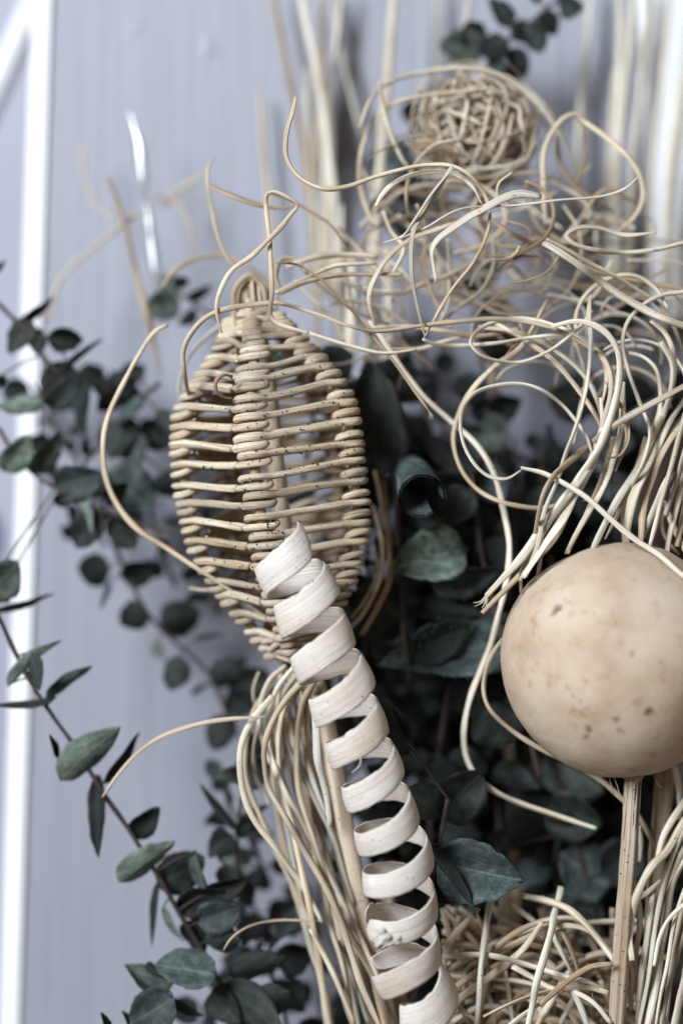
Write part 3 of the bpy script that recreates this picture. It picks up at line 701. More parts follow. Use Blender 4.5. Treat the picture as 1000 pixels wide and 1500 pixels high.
# ------------------------------------------------------------------ gourd on its stalk
GC=P(906,967,0); GR=172*S
def gourd():
    g=empty("egg_shaped_gourd", P(905,1500,2), "smooth beige egg-shaped gourd with brown spots on a ribbed straw stalk", "gourd")
    m, nt, b = mat("gourd_skin")
    tc=nd(nt,'ShaderNodeTexCoord')
    n1=nd(nt,'ShaderNodeTexNoise', i_Scale=38.0, i_Detail=6.0, i_Roughness=0.6); nt.links.new(tc.outputs['Object'],n1.inputs['Vector'])
    c=ramp(nt,n1.outputs[0],[(0.34,(0.40,0.295,0.205)),(0.5,(0.475,0.38,0.285)),(0.66,(0.53,0.445,0.355))]).outputs[0]
    n2=nd(nt,'ShaderNodeTexNoise', i_Scale=150.0, i_Detail=4.0, i_Roughness=0.7); nt.links.new(tc.outputs['Object'],n2.inputs['Vector'])
    c=mixc(nt,1.0,c,ramp(nt,n2.outputs[0],[(0.28,(0.82,0.74,0.64)),(0.42,(1,1,1))]).outputs[0],'MULTIPLY')
    nw=nd(nt,'ShaderNodeTexNoise', i_Scale=260.0, i_Detail=3.0); nt.links.new(tc.outputs['Object'],nw.inputs['Vector'])
    warp=nd(nt,'ShaderNodeVectorMath',operation='SCALE'); nt.links.new(nw.outputs['Color'],warp.inputs[0]); warp.inputs['Scale'].default_value=0.0035
    wv=nd(nt,'ShaderNodeVectorMath',operation='ADD'); nt.links.new(tc.outputs['Object'],wv.inputs[0]); nt.links.new(warp.outputs[0],wv.inputs[1])
    br=(0.09,0.06,0.05); og=(0.36,0.23,0.12)
    def spot(px,py,r,col,amt):
        nonlocal c
        if col==og: amt*=0.6
        dx=(px-906)/172; dy=(967-py)/172; q=V((dx,-sqrt(max(0,1-dx*dx-dy*dy)),dy))*GR+V((0.00175,0.00175,0.00175))
        ds=nd(nt,'ShaderNodeVectorMath',operation='DISTANCE'); nt.links.new(wv.outputs[0],ds.inputs[0]); ds.inputs[1].default_value=q
        mr=nd(nt,'ShaderNodeMapRange'); nt.links.new(ds.outputs['Value'],mr.inputs[0])
        mr.inputs[1].default_value=r*S*0.35; mr.inputs[2].default_value=r*S*1.2; mr.inputs[3].default_value=amt; mr.inputs[4].default_value=0
        c=mixc(nt,mr.outputs[0],c,col)
    for s in ((806,886,9,br,.8),(800,893,7,br,.5),(822,893,8,og,.6),(838,890,7,og,.6),(826,852,6,og,.5),(812,870,16,(0.62,0.54,0.48),.4),(925,1026,8,br,.85),(843,1054,7,br,.7),(842,1066,6,br,.6),(880,1038,6,br,.6),(888,1054,7,br,.45),
              (900,946,6,br,.4),(848,1040,12,og,.4),(824,1050,10,og,.5),(864,1062,6,og,.5),(945,1018,14,og,.35),(965,1028,12,og,.3),(770,972,8,og,.5),(755,975,8,og,.4),(940,890,9,og,.4),(970,924,7,og,.5),(908,1012,7,br,.25),(815,995,5,br,.3),(822,1005,5,br,.3),(832,1012,5,br,.3),(780,930,4,br,.3),(772,920,4,br,.3),(990,1110,22,og,.4)):
        spot(*s)
    nt.links.new(c,b.inputs['Base Color']); b.inputs['Roughness'].default_value=0.8; b.inputs['Specular IOR Level'].default_value=0.2
    b.inputs['Subsurface Weight'].default_value=0.08; b.inputs['Subsurface Radius'].default_value=(0.004,0.002,0.001)
    bp=nd(nt,'ShaderNodeBump', i_Strength=0.5, i_Distance=0.0006); nt.links.new(n2.outputs[0],bp.inputs['Height']); nt.links.new(bp.outputs[0],b.inputs['Normal'])
    mb=MB(); nu,nv=72,44
    for i in range(nv+1):
        t=pi*i/nv
        for j in range(nu):
            a=2*pi*j/nu; d=V((sin(t)*cos(a), sin(t)*sin(a), cos(t)))
            k=1+0.030*noise.noise(d*1.3+V((4,1,2)))+0.010*noise.noise(d*4)
            low=max(0,-d.z); k*=1-0.030*low*max(0,-d.x)*1.2
            if d.z<-0.985: k*=1-0.10*((-d.z-0.985)/0.015)
            mb.v.append(tuple(d*GR*k))
    for i in range(nv):
        for j in range(nu): mb.f.append((i*nu+j,(i+1)*nu+j,(i+1)*nu+(j+1)%nu,i*nu+(j+1)%nu))
    o=mb.build("gourd_body",m,g); o.location=GC
    mb=MB(); tube(mb,[P(928,1120,0),P(926,1150,0),P(921,1240,-1),P(914,1330,-2),P(909,1400,-2),P(905,1460,-3),P(898,1580,-3)],12.5*S,n=22,step=0.004,groove=0.09,taper=(1,1),lump=0.05,roll0=0.5); mb.build("stalk",M_STALK,g)
    m2=paint_mat("dark_groove_wood",(0.075,0.05,0.04),(0.03,0.02,0.018),streak=(300,300,25),rough=0.8,bump=0.4)
    for dx,rw in ((1.5,1.5),(5.2,1.0),(8.3,1.7),(-9.5,0.8)):
        dy=-sqrt(12.4**2-dx*dx)-0.1; mb=MB(); ends=[(928,1143),(926,1170),(921,1240),(914,1330),(909,1400),(905,1460),(898,1580)]
        tube(mb,[P(x+dx,y,-1.5*(y-1143)/400)+V((0,dy*S,0)) for x,y in ends],rw*S,n=6,flat=0.8,step=0.003,lump=0.35,wob=0.0003); mb.build("dark_groove",m2,g)
    mb=MB(); cp=P(926,1137,0); tube(mb,[cp+V((cos(a)*13.5*S,sin(a)*13.5*S,random.uniform(-1,1)*S)) for a in [2*pi*q/9 for q in range(9)]],3.2*S,n=7,closed=True,step=0.0008,lump=0.3); mb.build("dry_collar",M_BROWN,g)
    mb=MB()
    for x0,x1,y1 in ((896,910,1176),(955,972,1156),(890,899,1165)):
        tube(mb,[P(x0,1134,-2),P((x0+x1)/2,1150,-3),P(x1,y1,-3)],0.8*S,n=5,step=0.002,taper=(1,0.5))
    mb.build("fine_hairs",M_TAN,g)['kind']='stuff'
gourd()

# dry dark red seed head behind the sheaf at the right border
mb=MB(); cc=P(1000,735,52)
for i in range(17):
    for j in range(24):
        t=pi*i/16; a=2*pi*j/24; d=V((sin(t)*cos(a),sin(t)*sin(a),cos(t))); k=1+0.10*noise.noise(d*9)
        mb.v.append(tuple(cc+V((d.x*0.016,d.y*0.014,d.z*0.032))*k))
for i in range(16):
    for j in range(24): mb.f.append((i*24+j,(i+1)*24+j,(i+1)*24+(j+1)%24,i*24+(j+1)%24))
m_red=paint_mat("dark_red_seed_head",(0.050,0.026,0.024),(0.02,0.012,0.012),streak=(200,200,200),rough=0.8,bump=0.8)
tag(mb.build("seed_head",m_red),"dark red-brown seed head half hidden behind the reed sheaf at right","seed head")

# ------------------------------------------------------------------ single reeds and strands (things of their own)
def strand_path(pts, d, amp=5):
    sd=random.uniform(0,99); out=[]; k=0; L=0
    for i,p in enumerate(pts):
        if i: L+=sqrt((p[0]-pts[i-1][0])**2+(p[1]-pts[i-1][1])**2)
        dd=(p[2] if len(p)>2 else d+amp*noise.noise(V((L*0.012,sd,0)))*2)
        out.append(P(p[0],p[1],dd))
    return out
def strand(label, pts, w_, d, m=M_PALE, flat=0.7, amp=6, cat="reed", name="reed_strand", taper=(0.6,0.35), n=10, group=None, wob=0.0005):
    w_=w_*0.9
    mb=MB(); pth=tube(mb,strand_path(pts,d,amp),w_*0.5*KS(d),n=n,flat=flat,step=max(0.0012,w_*S*0.8),taper=taper,wob=wob,twist=random.uniform(-35,35),groove=0.10,lump=0.12)
    slivers(mb,pth,w_*0.4*KS(d),max(3,len(pth)//12) if d<40 else 0)
    o=mb.build(name,m); tag(o,label,cat,group); return o
ss=strand
ss("hook-ended tan reed sweeping right from below the fine straw grasses and round the nest",
  [(433,142),(428,165),(420,190),(418,225),(428,248),(445,265),(475,277),(510,273),(545,260),(585,250),(625,243),(660,244),(690,260),(711,288),(717,318),(708,355),(690,388),(665,420),(643,455),(620,496)],8.5,-2,M_TAN)
ss("pale reed turning sharply below the hanging loop and running right to the arch",
  [(620,497),(636,504),(668,507),(720,503),(775,494),(830,492),(868,510),(896,545),(900,590),(884,640)],9,2,M_PALE)
ss("kinked reed standing on the neck of the cage, folded over at its top",
  [(452,488),(425,481),(405,474),(395,462),(397,430),(397,390),(394,345),(389,300),(390,286),(400,281),(420,289),(436,301),(425,315),(405,340),(370,375),(340,397),(324,425),(318,452),(326,488)],8,-6,M_TAN)
ss("thin brown reed running right from the fold above the cage neck",
  [(395,283),(420,290),(450,308),(485,330),(500,350),(515,375)],5,22,M_BROWN)
ss("reed arching over the neck of the cage and hanging at its left shoulder",
  [(284,600,30),(276,575,14),(270,545,2),(268,515),(280,488),(303,465),(335,452),(370,446),(408,444),(440,452),(474,463),(511,477),(548,485),(610,478),(665,471),(720,468),(765,470),(813,482),(848,501),(878,520),(896,550),(898,590),(886,640)],8.5,-3,M_TAN)
ss("second paler reed hanging behind the left shoulder of the cage",
  [(265,596),(263,565),(275,528),(300,495),(330,470),(360,450)],6.5,34,M_PALE)
ss("thin reed leaning up from the cage top with a small hook end",
  [(313,232),(304,250),(304,275),(311,310),(320,345),(335,380),(352,400)],6,32,M_TAN)
ss("thick brown broken reed lying almost level above the cage",
  [(306,271),(325,280),(350,290),(380,300),(410,304),(434,302)],9,26,M_BROWN)
ss("blurred tan reed curving low over the board left of the film strip",
  [(70,470),(78,435),(95,400),(130,368),(165,342),(195,318),(235,300)],9,86,M_TAN)
ss("blurred straight brown straw crossing the film strip's left side",
  [(158,260),(172,300),(187,345),(200,400),(213,450),(225,500),(236,548)],10,80,M_BROWN)
ss("faint thin curl of reed hanging near the top of the film strip",
  [(124,210),(120,235),(126,268),(140,300),(165,320),(195,325)],6,112,M_TAN)
ss("blurred hooked reed right of the film strip",
  [(222,288),(245,290),(265,305),(279,335),(286,380)],9,96,M_TAN)
ss("blurred short reed pointing up to the right of the film strip",
  [(238,305),(262,280),(285,262),(305,250)],8,102,M_TAN)
ss("blurred reed arching from beside the film strip to the cage neck",
  [(238,420),(255,398),(285,380),(325,374),(360,388),(395,415),(420,450)],7,55,M_TAN)
ss("long golden reed bowing out left of the cage and back under it",
  [(246,476),(228,486),(204,520),(178,565),(160,605),(152,650),(156,700),(176,745),(205,778),(245,803),(290,833),(340,866),(380,898),(420,930)],10,16,M_TAN,taper=(0.9,0.6))
ss("short pale reed end poking left from under the lower left of the cage",
  [(279,862),(300,865),(330,863),(370,866)],8,40,M_PALE)
ss("single straw arching across the shadowed board at lower left",
  [(150,1168),(176,1131),(205,1100),(240,1078),(285,1062),(335,1054),(390,1048)],7.5,12,M_TAN)
ss("thin hair-like straw curving over the big leaf at bottom left",
  [(328,1392),(340,1374),(365,1358),(400,1350),(440,1348),(480,1349)],4.5,10,M_TAN)
ss("nearly vertical pale reed tapering to a point right of the open loop",
  [(864,431),(861,460),(864,493),(863,533),(857,576),(840,632),(827,669),(815,705),(797,747),(788,800),(770,845)],8.5,-6,M_PALE,taper=(0.3,0.9))
ss("curled pale reed whose broken kink rests left and whose tail crosses the gourd",
  [(868,668),(858,640),(845,620),(822,592),(790,570),(755,562),(715,568),(688,582),(674,608),(676,645),(692,678),(715,698),(742,701),(763,688)],7.5,-4,M_PALE)
ss("straight pale reed running down from the kink across the top of the gourd",
  [(762,685,-4),(800,695,-8),(850,722,-12),(890,757,-14),(932,792,-16),(968,817,-20),(1004,847,-26),(1040,870,-34)],9.5,-10,M_PALE)
ss("thick flat reed slanting from the right border down behind the gourd's upper left",
  [(1030,548),(1000,566),(947,595),(893,627),(861,653),(829,680),(808,699),(794,725),(788,755),(780,800),(762,850)],12,-10,M_TAN,flat=0.55,taper=(1,0.7))
ss("small flattened loop of reed lying left of the pointed reed tip",
  [(867,455),(850,478),(825,500),(793,519),(760,531),(725,528),(702,518),(689,502),(697,486),(722,471),(765,466),(805,474),(840,488),(872,515),(888,550),(880,600)],7.5,0,M_PALE)
ss("large tan reed loop behind the smaller curl, lower half out of focus",
  [(800,440),(765,507),(722,538),(688,575),(668,617),(665,650),(676,690),(702,720),(740,737),(785,743),(822,737),(848,718)],9.5,14,M_TAN)
ss("long pale reed dropping between cage and gourd and hooking right below the gourd",
  [(540,470),(575,520),(615,575),(660,617),(700,655),(725,700),(740,760),(746,805),(738,870),(720,935),(702,985),(687,1030),(680,1065),(680,1095),(687,1120),(701,1141),(724,1158),(765,1177),(820,1196),(872,1213)],9.5,20,M_PALE,taper=(0.7,0.9))
ss("thin reddish straw with a frayed lower end beside the cage shoulder",
  [(405,385),(437,388),(471,411),(504,444),(534,477),(560,511),(600,562),(630,605)],5.5,-2,M_BROWN)
for k,(x,y) in enumerate(((641,607),(636,613),(630,614),(626,611))):
    pass
ss("tan reed curving from the gourd's left edge down behind its stalk",
  [(735,935),(716,965),(707,1005),(715,1037),(744,1067),(786,1094),(834,1116),(872,1138),(905,1166),(935,1197),(960,1245)],9.5,14,M_TAN,taper=(0.5,1))
ss("thick pale broken reed with a blunt end slanting down to the right border",
  [(797,356),(815,366),(850,390),(882,414),(912,436),(945,456),(975,469),(1040,490)],14,-4,M_PALE,taper=(0.85,1))
ss("reed looping down from the right border then dropping into the sheaf",
  [(1040,420),(1000,428),(975,431),(950,441),(930,456),(917,475),(912,505),(920,546),(936,588),(950,632),(940,680),(915,730),(885,790)],9.5,2,M_PALE)
ss("upper long reed arc circling over the fibre nest",
  [(526,188),(540,150),(565,123),(610,107),(665,99),(715,104),(755,122),(790,155),(818,192),(836,228),(840,245)],9,42,M_PALE)
ss("second reed arc just below it, circling the fibre nest's left side",
  [(545,330),(529,280),(528,225),(545,180),(575,153),(620,140),(670,135),(715,131),(750,140)],8.5,40,M_TAN)
ss("short reed crossing the left ends of both nest arcs",
  [(556,118),(560,150),(574,200),(592,238),(615,262)],8,34,M_PALE)
ss("thin wiry reed running right from the nest to a small hook",
  [(585,350),(625,333),(660,311),(685,303),(750,301),(820,292),(882,288),(915,277),(936,258)],5.5,-8,M_PALE)
ss("wide flat torn reed bent down to a stump below the nest",
  [(792,288),(760,284),(735,291),(712,303),(685,318),(660,336),(640,352),(632,368),(634,390),(638,414)],14,-10,M_PALE,flat=0.35,taper=(0.7,0.9))
ss("large open reed loop standing right of the nest",
  [(800,330),(796,280),(795,230),(805,198),(822,175),(842,167),(855,178),(880,196),(912,222),(936,252),(942,288),(928,320),(900,342)],8.5,34,M_TAN)
ss("dark inner reed arc within the open loop",
  [(815,195),(818,230),(835,265),(868,292),(900,310)],8,44,M_BROWN)
ss("thin dark reed hanging from the top of the open loop",
  [(846,172),(856,200),(852,245),(835,290)],5.5,48,M_BROWN)
ss("pale reed lying level with a narrow hairpin turn at the right border",
  [(1040,348),(1000,356),(960,366),(915,370),(870,366),(840,357),(828,345),(845,334),(875,334),(915,345),(960,341)],8,2,M_PALE)
ss("wavy pale reed dropping from the nest past the stump",
  [(662,243),(642,280),(618,315),(603,345),(603,400),(612,450),(622,495)],8.5,-8,M_GREY)
ss("flat reed bundled beside the wavy one under the nest",
  [(664,246),(650,262),(630,288),(605,325),(590,345),(560,355)],9,-5,M_PALE,flat=0.5)
ss("tan reed curving left below the nest into the level strands",
  [(690,318),(640,335),(600,352),(565,380),(545,415),(540,440),(548,478)],9,8,M_TAN)
ss("pale reed hooking upward left of the nest base",
  [(551,302),(558,288),(575,270),(605,256),(640,252),(672,258),(694,275),(706,300)],9,0,M_PALE)
ss("brown forked reed pointing right from under the nest",
  [(720,320),(745,340),(775,354),(800,362),(830,378),(880,400),(935,412),(1010,424)],8,14,M_BROWN)
ss("tan reed crossing diagonally to the right border above the sheaf",
  [(800,350),(850,378),(893,399),(922,417),(957,440),(981,469),(992,495),(1003,525)],9,8,M_TAN)
ss("thin dark curling straw by the lower right of the arched reeds",
  [(886,560),(900,582),(917,614),(920,642),(912,662),(902,670),(884,672)],4.5,-4,M_BROWN)
ss("fine twig lying across the left of the fibre nest",
  [(538,235),(560,220),(590,205),(615,198),(645,195),(665,212),(690,235)],3.5,28,M_BROWN)
# frayed tips
def frays(label, x,y,ang,n,L,w_,d,m):
    mb=MB()
    for k in range(n):
        a=ang+(k/(n-1)-0.5)*0.9; l=L*random.uniform(0.6,1.1)
        tube(mb,[P(x-cos(ang)*4,y-sin(ang)*4,d),P(x+cos(a)*l*0.5,y+sin(a)*l*0.5,d),P(x+cos(a*1.1)*l,y+sin(a*1.1)*l,d+random.uniform(-1,1))],w_*S,n=5,step=0.0008,taper=(1,0.3))
    tag(mb.build("frayed_tip",m),label,"reed fibres")
frays("frayed fibres splayed at the tip of the thin reddish straw",629,603,1.1,6,13,0.9,-2,M_TAN)
frays("frayed fibres splayed at the end of the reeds left of the gourd",712,874,2.0,5,22,1.5,-12,M_PALE)
# folded dead leaf at the nest
mb=MB(); tube(mb,[P(608,212,45),P(630,210,42),P(660,222,44),P(690,242,50)],11*S,n=10,flat=0.25,step=0.002,taper=(0.7,0.3)); tag(mb.build("dry_husk",M_BROWN),"brown papery husk with a white tip at the left of the nest","husk")

# ------------------------------------------------------------------ bunches whose reeds are parts
def bunch(name, label, cat, base, items, d, m=M_PALE, part="reed", amp=5, flat=0.8):
    e=empty(name, base, label, cat)
    for it in items:
        pts,w_=it[0],it[1]; dd=it[2] if len(it)>2 else d; mm=it[3] if len(it)>3 else m; fl=it[4] if len(it)>4 else flat
        mb=MB(); pth=tube(mb,strand_path(pts,dd,amp),w_*0.5*KS(dd),n=10,flat=fl,step=max(0.0014,w_*S*0.9),taper=(0.9,0.7),wob=0.0006,twist=random.uniform(-25,25),groove=0.10,lump=0.12)
        if dd<20: slivers(mb,pth,w_*0.4*KS(dd),3)
        mb.build(part,mm,e)
    return e
# sheaf above the gourd
Q=[([(1010,575),(984,612),(964,648),(944,692),(926,732),(918,770),(916,810)],18,2,M_GREY,0.4),
   ([(967,500),(984,530),(984,562),(972,608),(950,652),(934,684),(910,724),(884,768),(866,805)],12,-2,M_GREY,0.7),
   ([(1010,600),(980,644),(964,672),(950,708),(940,746),(936,800)],15,4,M_TAN,0.5),
   ([(1005,600),(988,660),(976,704),(964,746),(950,806)],10,-8,M_PALE),
   ([(1010,630),(992,696),(980,732),(973,756)],14,-6,M_GREY,0.5),
   ([(985,690),(972,712),(956,752),(932,805)],12,0,M_PALE,0.5),
   ([(974,745),(968,764),(974,788),(992,812)],7,6,M_BROWN),
   ([(972,735),(988,776),(1010,822)],10,4,M_PALE),
   ([(945,640),(930,690),(914,730),(912,770),(914,812)],9,10,M_TAN),
   ([(912,560),(909,626),(896,680),(878,724),(850,772),(828,810)],9,-4,M_PALE),
   ([(808,478),(840,470),(867,475),(890,491),(905,517),(908,546),(903,580),(890,624),(875,660),(845,705),(810,750),(775,800),(735,846),(712,872)],12,-8,M_PALE,0.6),
   ([(813,481),(848,497),(876,517),(892,545),(893,580),(880,630),(860,680),(835,740),(814,785),(786,818),(740,862),(706,897)],9,-4,M_TAN),
   ([(885,640),(860,690),(830,730),(800,770),(770,822),(763,840),(763,868)],7,-6,M_GREY),
   ([(880,583),(881,610),(878,640),(868,680)],6,-2,M_PALE),
   ([(900,640),(880,700),(855,760),(832,812)],11,-2,M_TAN,0.5),
   ([(858,690),(830,750),(795,800),(766,845)],13,-5,M_PALE,0.4),
   ([(917,516),(941,523),(961,541),(968,571),(965,603),(950,640),(935,680),(905,740)],8,6,M_PALE),
   ([(952,467),(971,485),(984,515),(987,549),(979,587),(963,621),(935,680),(900,750)],9,2,M_TAN),
   ([(1010,640),(996,720),(980,790),(975,830)],9,0,M_PALE),
   ([(1015,660),(1003,740),(990,800)],12,6,M_TAN,0.5),
   ([(792,768),(791,800),(788,835),(780,870)],6,0,M_PALE),
   ([(830,470),(850,520),(858,560),(848,600),(838,650)],7,16,M_TAN),
   ([(725,472),(770,500),(810,530),(850,575),(878,620),(882,650)],7,8,M_TAN),
   ([(895,555),(905,600),(918,640),(900,690)],6,4,M_TAN),
   ([(700,478),(760,488),(820,520),(862,560),(880,610),(876,660),(850,720)],7.5,10,M_PALE)]
bunch("bent_reed_sheaf","sheaf of bent pale reeds fanning from the right border down behind the gourd's top","reeds",P(950,860,0),Q,0)
# curls hanging under the cage
B=[([(418,975),(395,997),(380,1040),(383,1078),(396,1120)],9,20,M_PALE),
   ([(470,985),(436,1006),(404,1046),(389,1082),(387,1114),(395,1156),(418,1198),(450,1253),(484,1314),(507,1378),(530,1443),(556,1505)],11,4,M_TAN),
   ([(400,1020),(374,1052),(357,1082),(351,1112),(355,1158),(374,1204),(405,1245),(438,1292),(472,1350)],10,10,M_PALE),
   ([(430,975),(405,1010),(394,1055),(396,1105),(418,1158),(448,1213),(475,1266),(503,1321),(530,1378),(560,1450)],10,14,M_PALE),
   ([(440,985),(416,1020),(415,1060),(430,1110),(455,1160),(482,1213),(503,1272),(518,1325)],9.5,16,M_GREY),
   ([(462,1020),(463,1060),(465,1112),(477,1158),(484,1210)],11,12,M_GREY,0.5),
   ([(425,990),(432,1030),(440,1060),(452,1085)],8,22,M_BROWN),
   ([(440,1010),(446,1050),(452,1075)],7,20,M_TAN),
   ([(455,1360),(470,1390),(493,1437),(518,1500)],11,12,M_TAN),
   ([(495,1380),(508,1410),(520,1440),(540,1500)],9,18,M_GREY),
   ([(402,990),(385,1030),(378,1070),(372,1100),(376,1140),(395,1180)],7,26,M_TAN),
   ([(420,1000),(425,1060),(440,1130),(462,1190),(480,1260),(500,1330)],9,26,M_TAN),
   ([(410,1060),(425,1130),(450,1210),(470,1290),(510,1390),(535,1470)],8,30,M_BROWN),
   ([(430,1050),(450,1120),(475,1190),(490,1260)],8,24,M_GREY),
   ([(395,1075),(410,1130),(440,1210),(470,1270)],8,28,M_BROWN),
   ([(380,985),(372,1010),(372,1030)],6,30,M_PALE),
   ([(450,1010),(470,1090),(488,1180),(500,1260)],9,28,M_TAN)]
rnd=random.Random(21)
for k in range(9):
    x0=rnd.uniform(400,470); bl=rnd.uniform(5,75); yb=rnd.uniform(1060,1150); xe=rnd.uniform(470,590); ph=rnd.uniform(-1,1)
    xl=x0-bl; B.append(([(x0+rnd.uniform(-5,12),rnd.uniform(975,1005)),(x0-bl*0.62,1030),(xl,yb),(xl+(xe-xl)*0.18+ph*3,yb+95),(xl+(xe-xl)*0.50,yb+210),(xl+(xe-xl)*0.78,1430),(xe,1530)],rnd.uniform(7.5,12),rnd.uniform(8,34),rnd.choice((M_PALE,M_TAN,M_GREY,M_TAN))))
bunch("drooping_reed_bunch","bunch of pale reeds bending over under the cage and falling to the bottom","reeds",P(560,1500,10),B,12)
# crossed heap at the bottom
H=[([(765,1311),(790,1317),(816,1325),(836,1335),(858,1355),(878,1378),(898,1404),(915,1432),(924,1470)],13,6,M_PALE),
   ([(822,1300,16),(816,1328,12),(807,1364,-4),(796,1403),(785,1438),(779,1471),(771,1510)],13,-8,M_GREY),
   ([(724,1285,22),(718,1325,14),(708,1394,-4),(702,1447),(697,1510)],12,-6,M_GREY),
   ([(650,1402),(690,1398),(724,1401),(763,1410),(798,1421),(838,1432),(862,1437),(893,1455)],10,0,M_PALE),
   ([(640,1505),(658,1478),(677,1460),(704,1440),(737,1414),(765,1390),(794,1350)],11,4,M_TAN),
   ([(715,1395),(750,1368),(781,1353),(807,1346),(840,1346),(870,1362)],11,6,M_TAN),
   ([(722,1399),(763,1377),(794,1364),(823,1356),(856,1361),(880,1380)],10,8,M_TAN),
   ([(790,1471),(820,1447),(843,1429),(866,1416),(898,1413)],13,-6,M_BROWN,0.7),
   ([(708,1488),(739,1474),(776,1460),(812,1452),(860,1447),(890,1455)],12,-2,M_TAN,0.4),
   ([(740,1505),(776,1480),(805,1462)],10,-4,M_PALE,0.5),
   ([(750,1415),(776,1430),(802,1445),(822,1452)],12,2,M_PALE),
   ([(738,1420),(746,1456),(748,1475),(753,1510)],10,6,M_PALE),
   ([(808,1368),(825,1399),(840,1430)],10,8,M_GREY),
   ([(824,1362),(838,1394),(850,1426)],13,10,M_TAN,0.5),
   ([(665,1468),(680,1482),(700,1496)],9,4,M_PALE),
   ([(838,1450),(851,1478),(862,1510)],11,0,M_GREY),
   ([(838,1452),(870,1470),(895,1500)],10,-4,M_PALE),
   ([(645,1440),(672,1425),(700,1408)],10,10,M_TAN),
   ([(645,1460),(680,1437),(712,1415)],10,8,M_TAN),
   ([(672,1340),(665,1370),(658,1400)],10,14,M_GREY),
   ([(745,1322),(765,1338),(785,1352)],12,12,M_PALE),
   ([(690,1330),(700,1350),(720,1380)],10,18,M_TAN),
   ([(840,1462),(820,1500)],9,6,M_PALE)]
rnd=random.Random(5)
for k in range(85):
    x=rnd.uniform(620,900); y=rnd.uniform(1390,1530); a=rnd.choice((rnd.gauss(0.3,0.3),rnd.gauss(-0.5,0.3),rnd.gauss(0.1,0.3),rnd.gauss(1.4,0.25))); L=rnd.uniform(60,150); cv=rnd.uniform(5,45)
    if abs(sin(a))*L>y-1330: L=(y-1330)/abs(sin(a))
    if x-abs(cos(a))*L<648: x=648+abs(cos(a))*L
    H.append(([(x-cos(a)*L,y-sin(a)*L),(x+sin(a)*cv,y-cos(a)*cv),(x+cos(a)*L,y+sin(a)*L)],rnd.uniform(8,12),rnd.uniform(12,42),rnd.choice((M_TAN,M_BROWN,M_GREY,M_TAN))))
bunch("crossed_reed_heap","heap of crossed and bent reeds at the bottom between spiral and gourd stalk","reeds",P(780,1520,10),H,4)
# upright sheaf at the lower right
R=[([(1020,1150),(1000,1178),(985,1201),(969,1229),(960,1262)],12,6,M_PALE),
   ([(1010,1190),(997,1211),(977,1247),(952,1272),(934,1305),(924,1338),(921,1373),(925,1408)],12,-4,M_PALE,0.7),
   ([(1010,1200),(982,1262),(969,1305),(959,1360),(949,1424),(934,1510)],15,-2,M_GREY,0.5),
   ([(1012,1240),(985,1297),(972,1360),(962,1424),(947,1510)],14,0,M_GREY,0.5),
   ([(1010,1280),(995,1322),(982,1373),(972,1436),(958,1510)],12,-4,M_PALE,0.5),
   ([(1012,1316),(979,1348),(964,1378),(957,1415)],8,-10,M_PALE),
   ([(1010,1330),(992,1398),(977,1449),(966,1510)],11,0,M_GREY,0.5),
   ([(985,1120),(995,1158),(995,1200)],12,10,M_PALE,0.6),
   ([(934,1210),(938,1235),(936,1262)],8,14,M_PALE),
   ([(928,1290),(936,1348),(930,1411),(934,1470)],10,6,M_PALE),
   ([(957,1300),(947,1373),(941,1411),(930,1500)],11,4,M_PALE),
   ([(1015,1410),(1000,1444),(984,1515)],20,-16,M_PALE,0.5),
   ([(920,1322),(947,1307),(968,1290)],9,6,M_TAN),
   ([(1010,1225),(990,1275),(975,1330),(965,1400),(955,1500)],9,8,M_TAN),
   ([(1015,1350),(1003,1420),(990,1500)],10,2,M_PALE),
   ([(918,1400),(924,1430),(923,1480)],9,2,M_TAN),
   ([(1012,1260),(1000,1330),(985,1400),(975,1500)],12,6,M_TAN,0.5)]
bunch("upright_reed_sheaf","sheaf of upright pale reeds at the lower right border beside the gourd stalk","reeds",P(950,1520,2),R,0)
o=MB(); tube(o,[P(974,1120,16),P(968,1196,16),P(962,1250,15),P(955,1400,14),P(950,1580,12)],14*S,n=12,step=0.005,taper=(1,1),groove=0.03)
tag(o.build("brown_stick",M_STICK),"plain brown stick standing behind the lower right reed sheaf","stick")
o=MB(); tube(o,[P(748,1300,34),P(744,1400,32),P(742,1580,30)],17*S,n=12,step=0.005,taper=(1,1),groove=0.03)
tag(o.build("brown_stick",M_STICK),"thick brown stick standing in the heap of crossed reeds under the curled leaf","stick")
o=MB(); tube(o,[P(560,1290,34),P(575,1400,32),P(590,1580,30)],15*S,n=12,step=0.005,taper=(1,1),groove=0.03)
tag(o.build("brown_stick",M_STICK),"darker stick half hidden behind the lowest turns of the white spiral","stick")
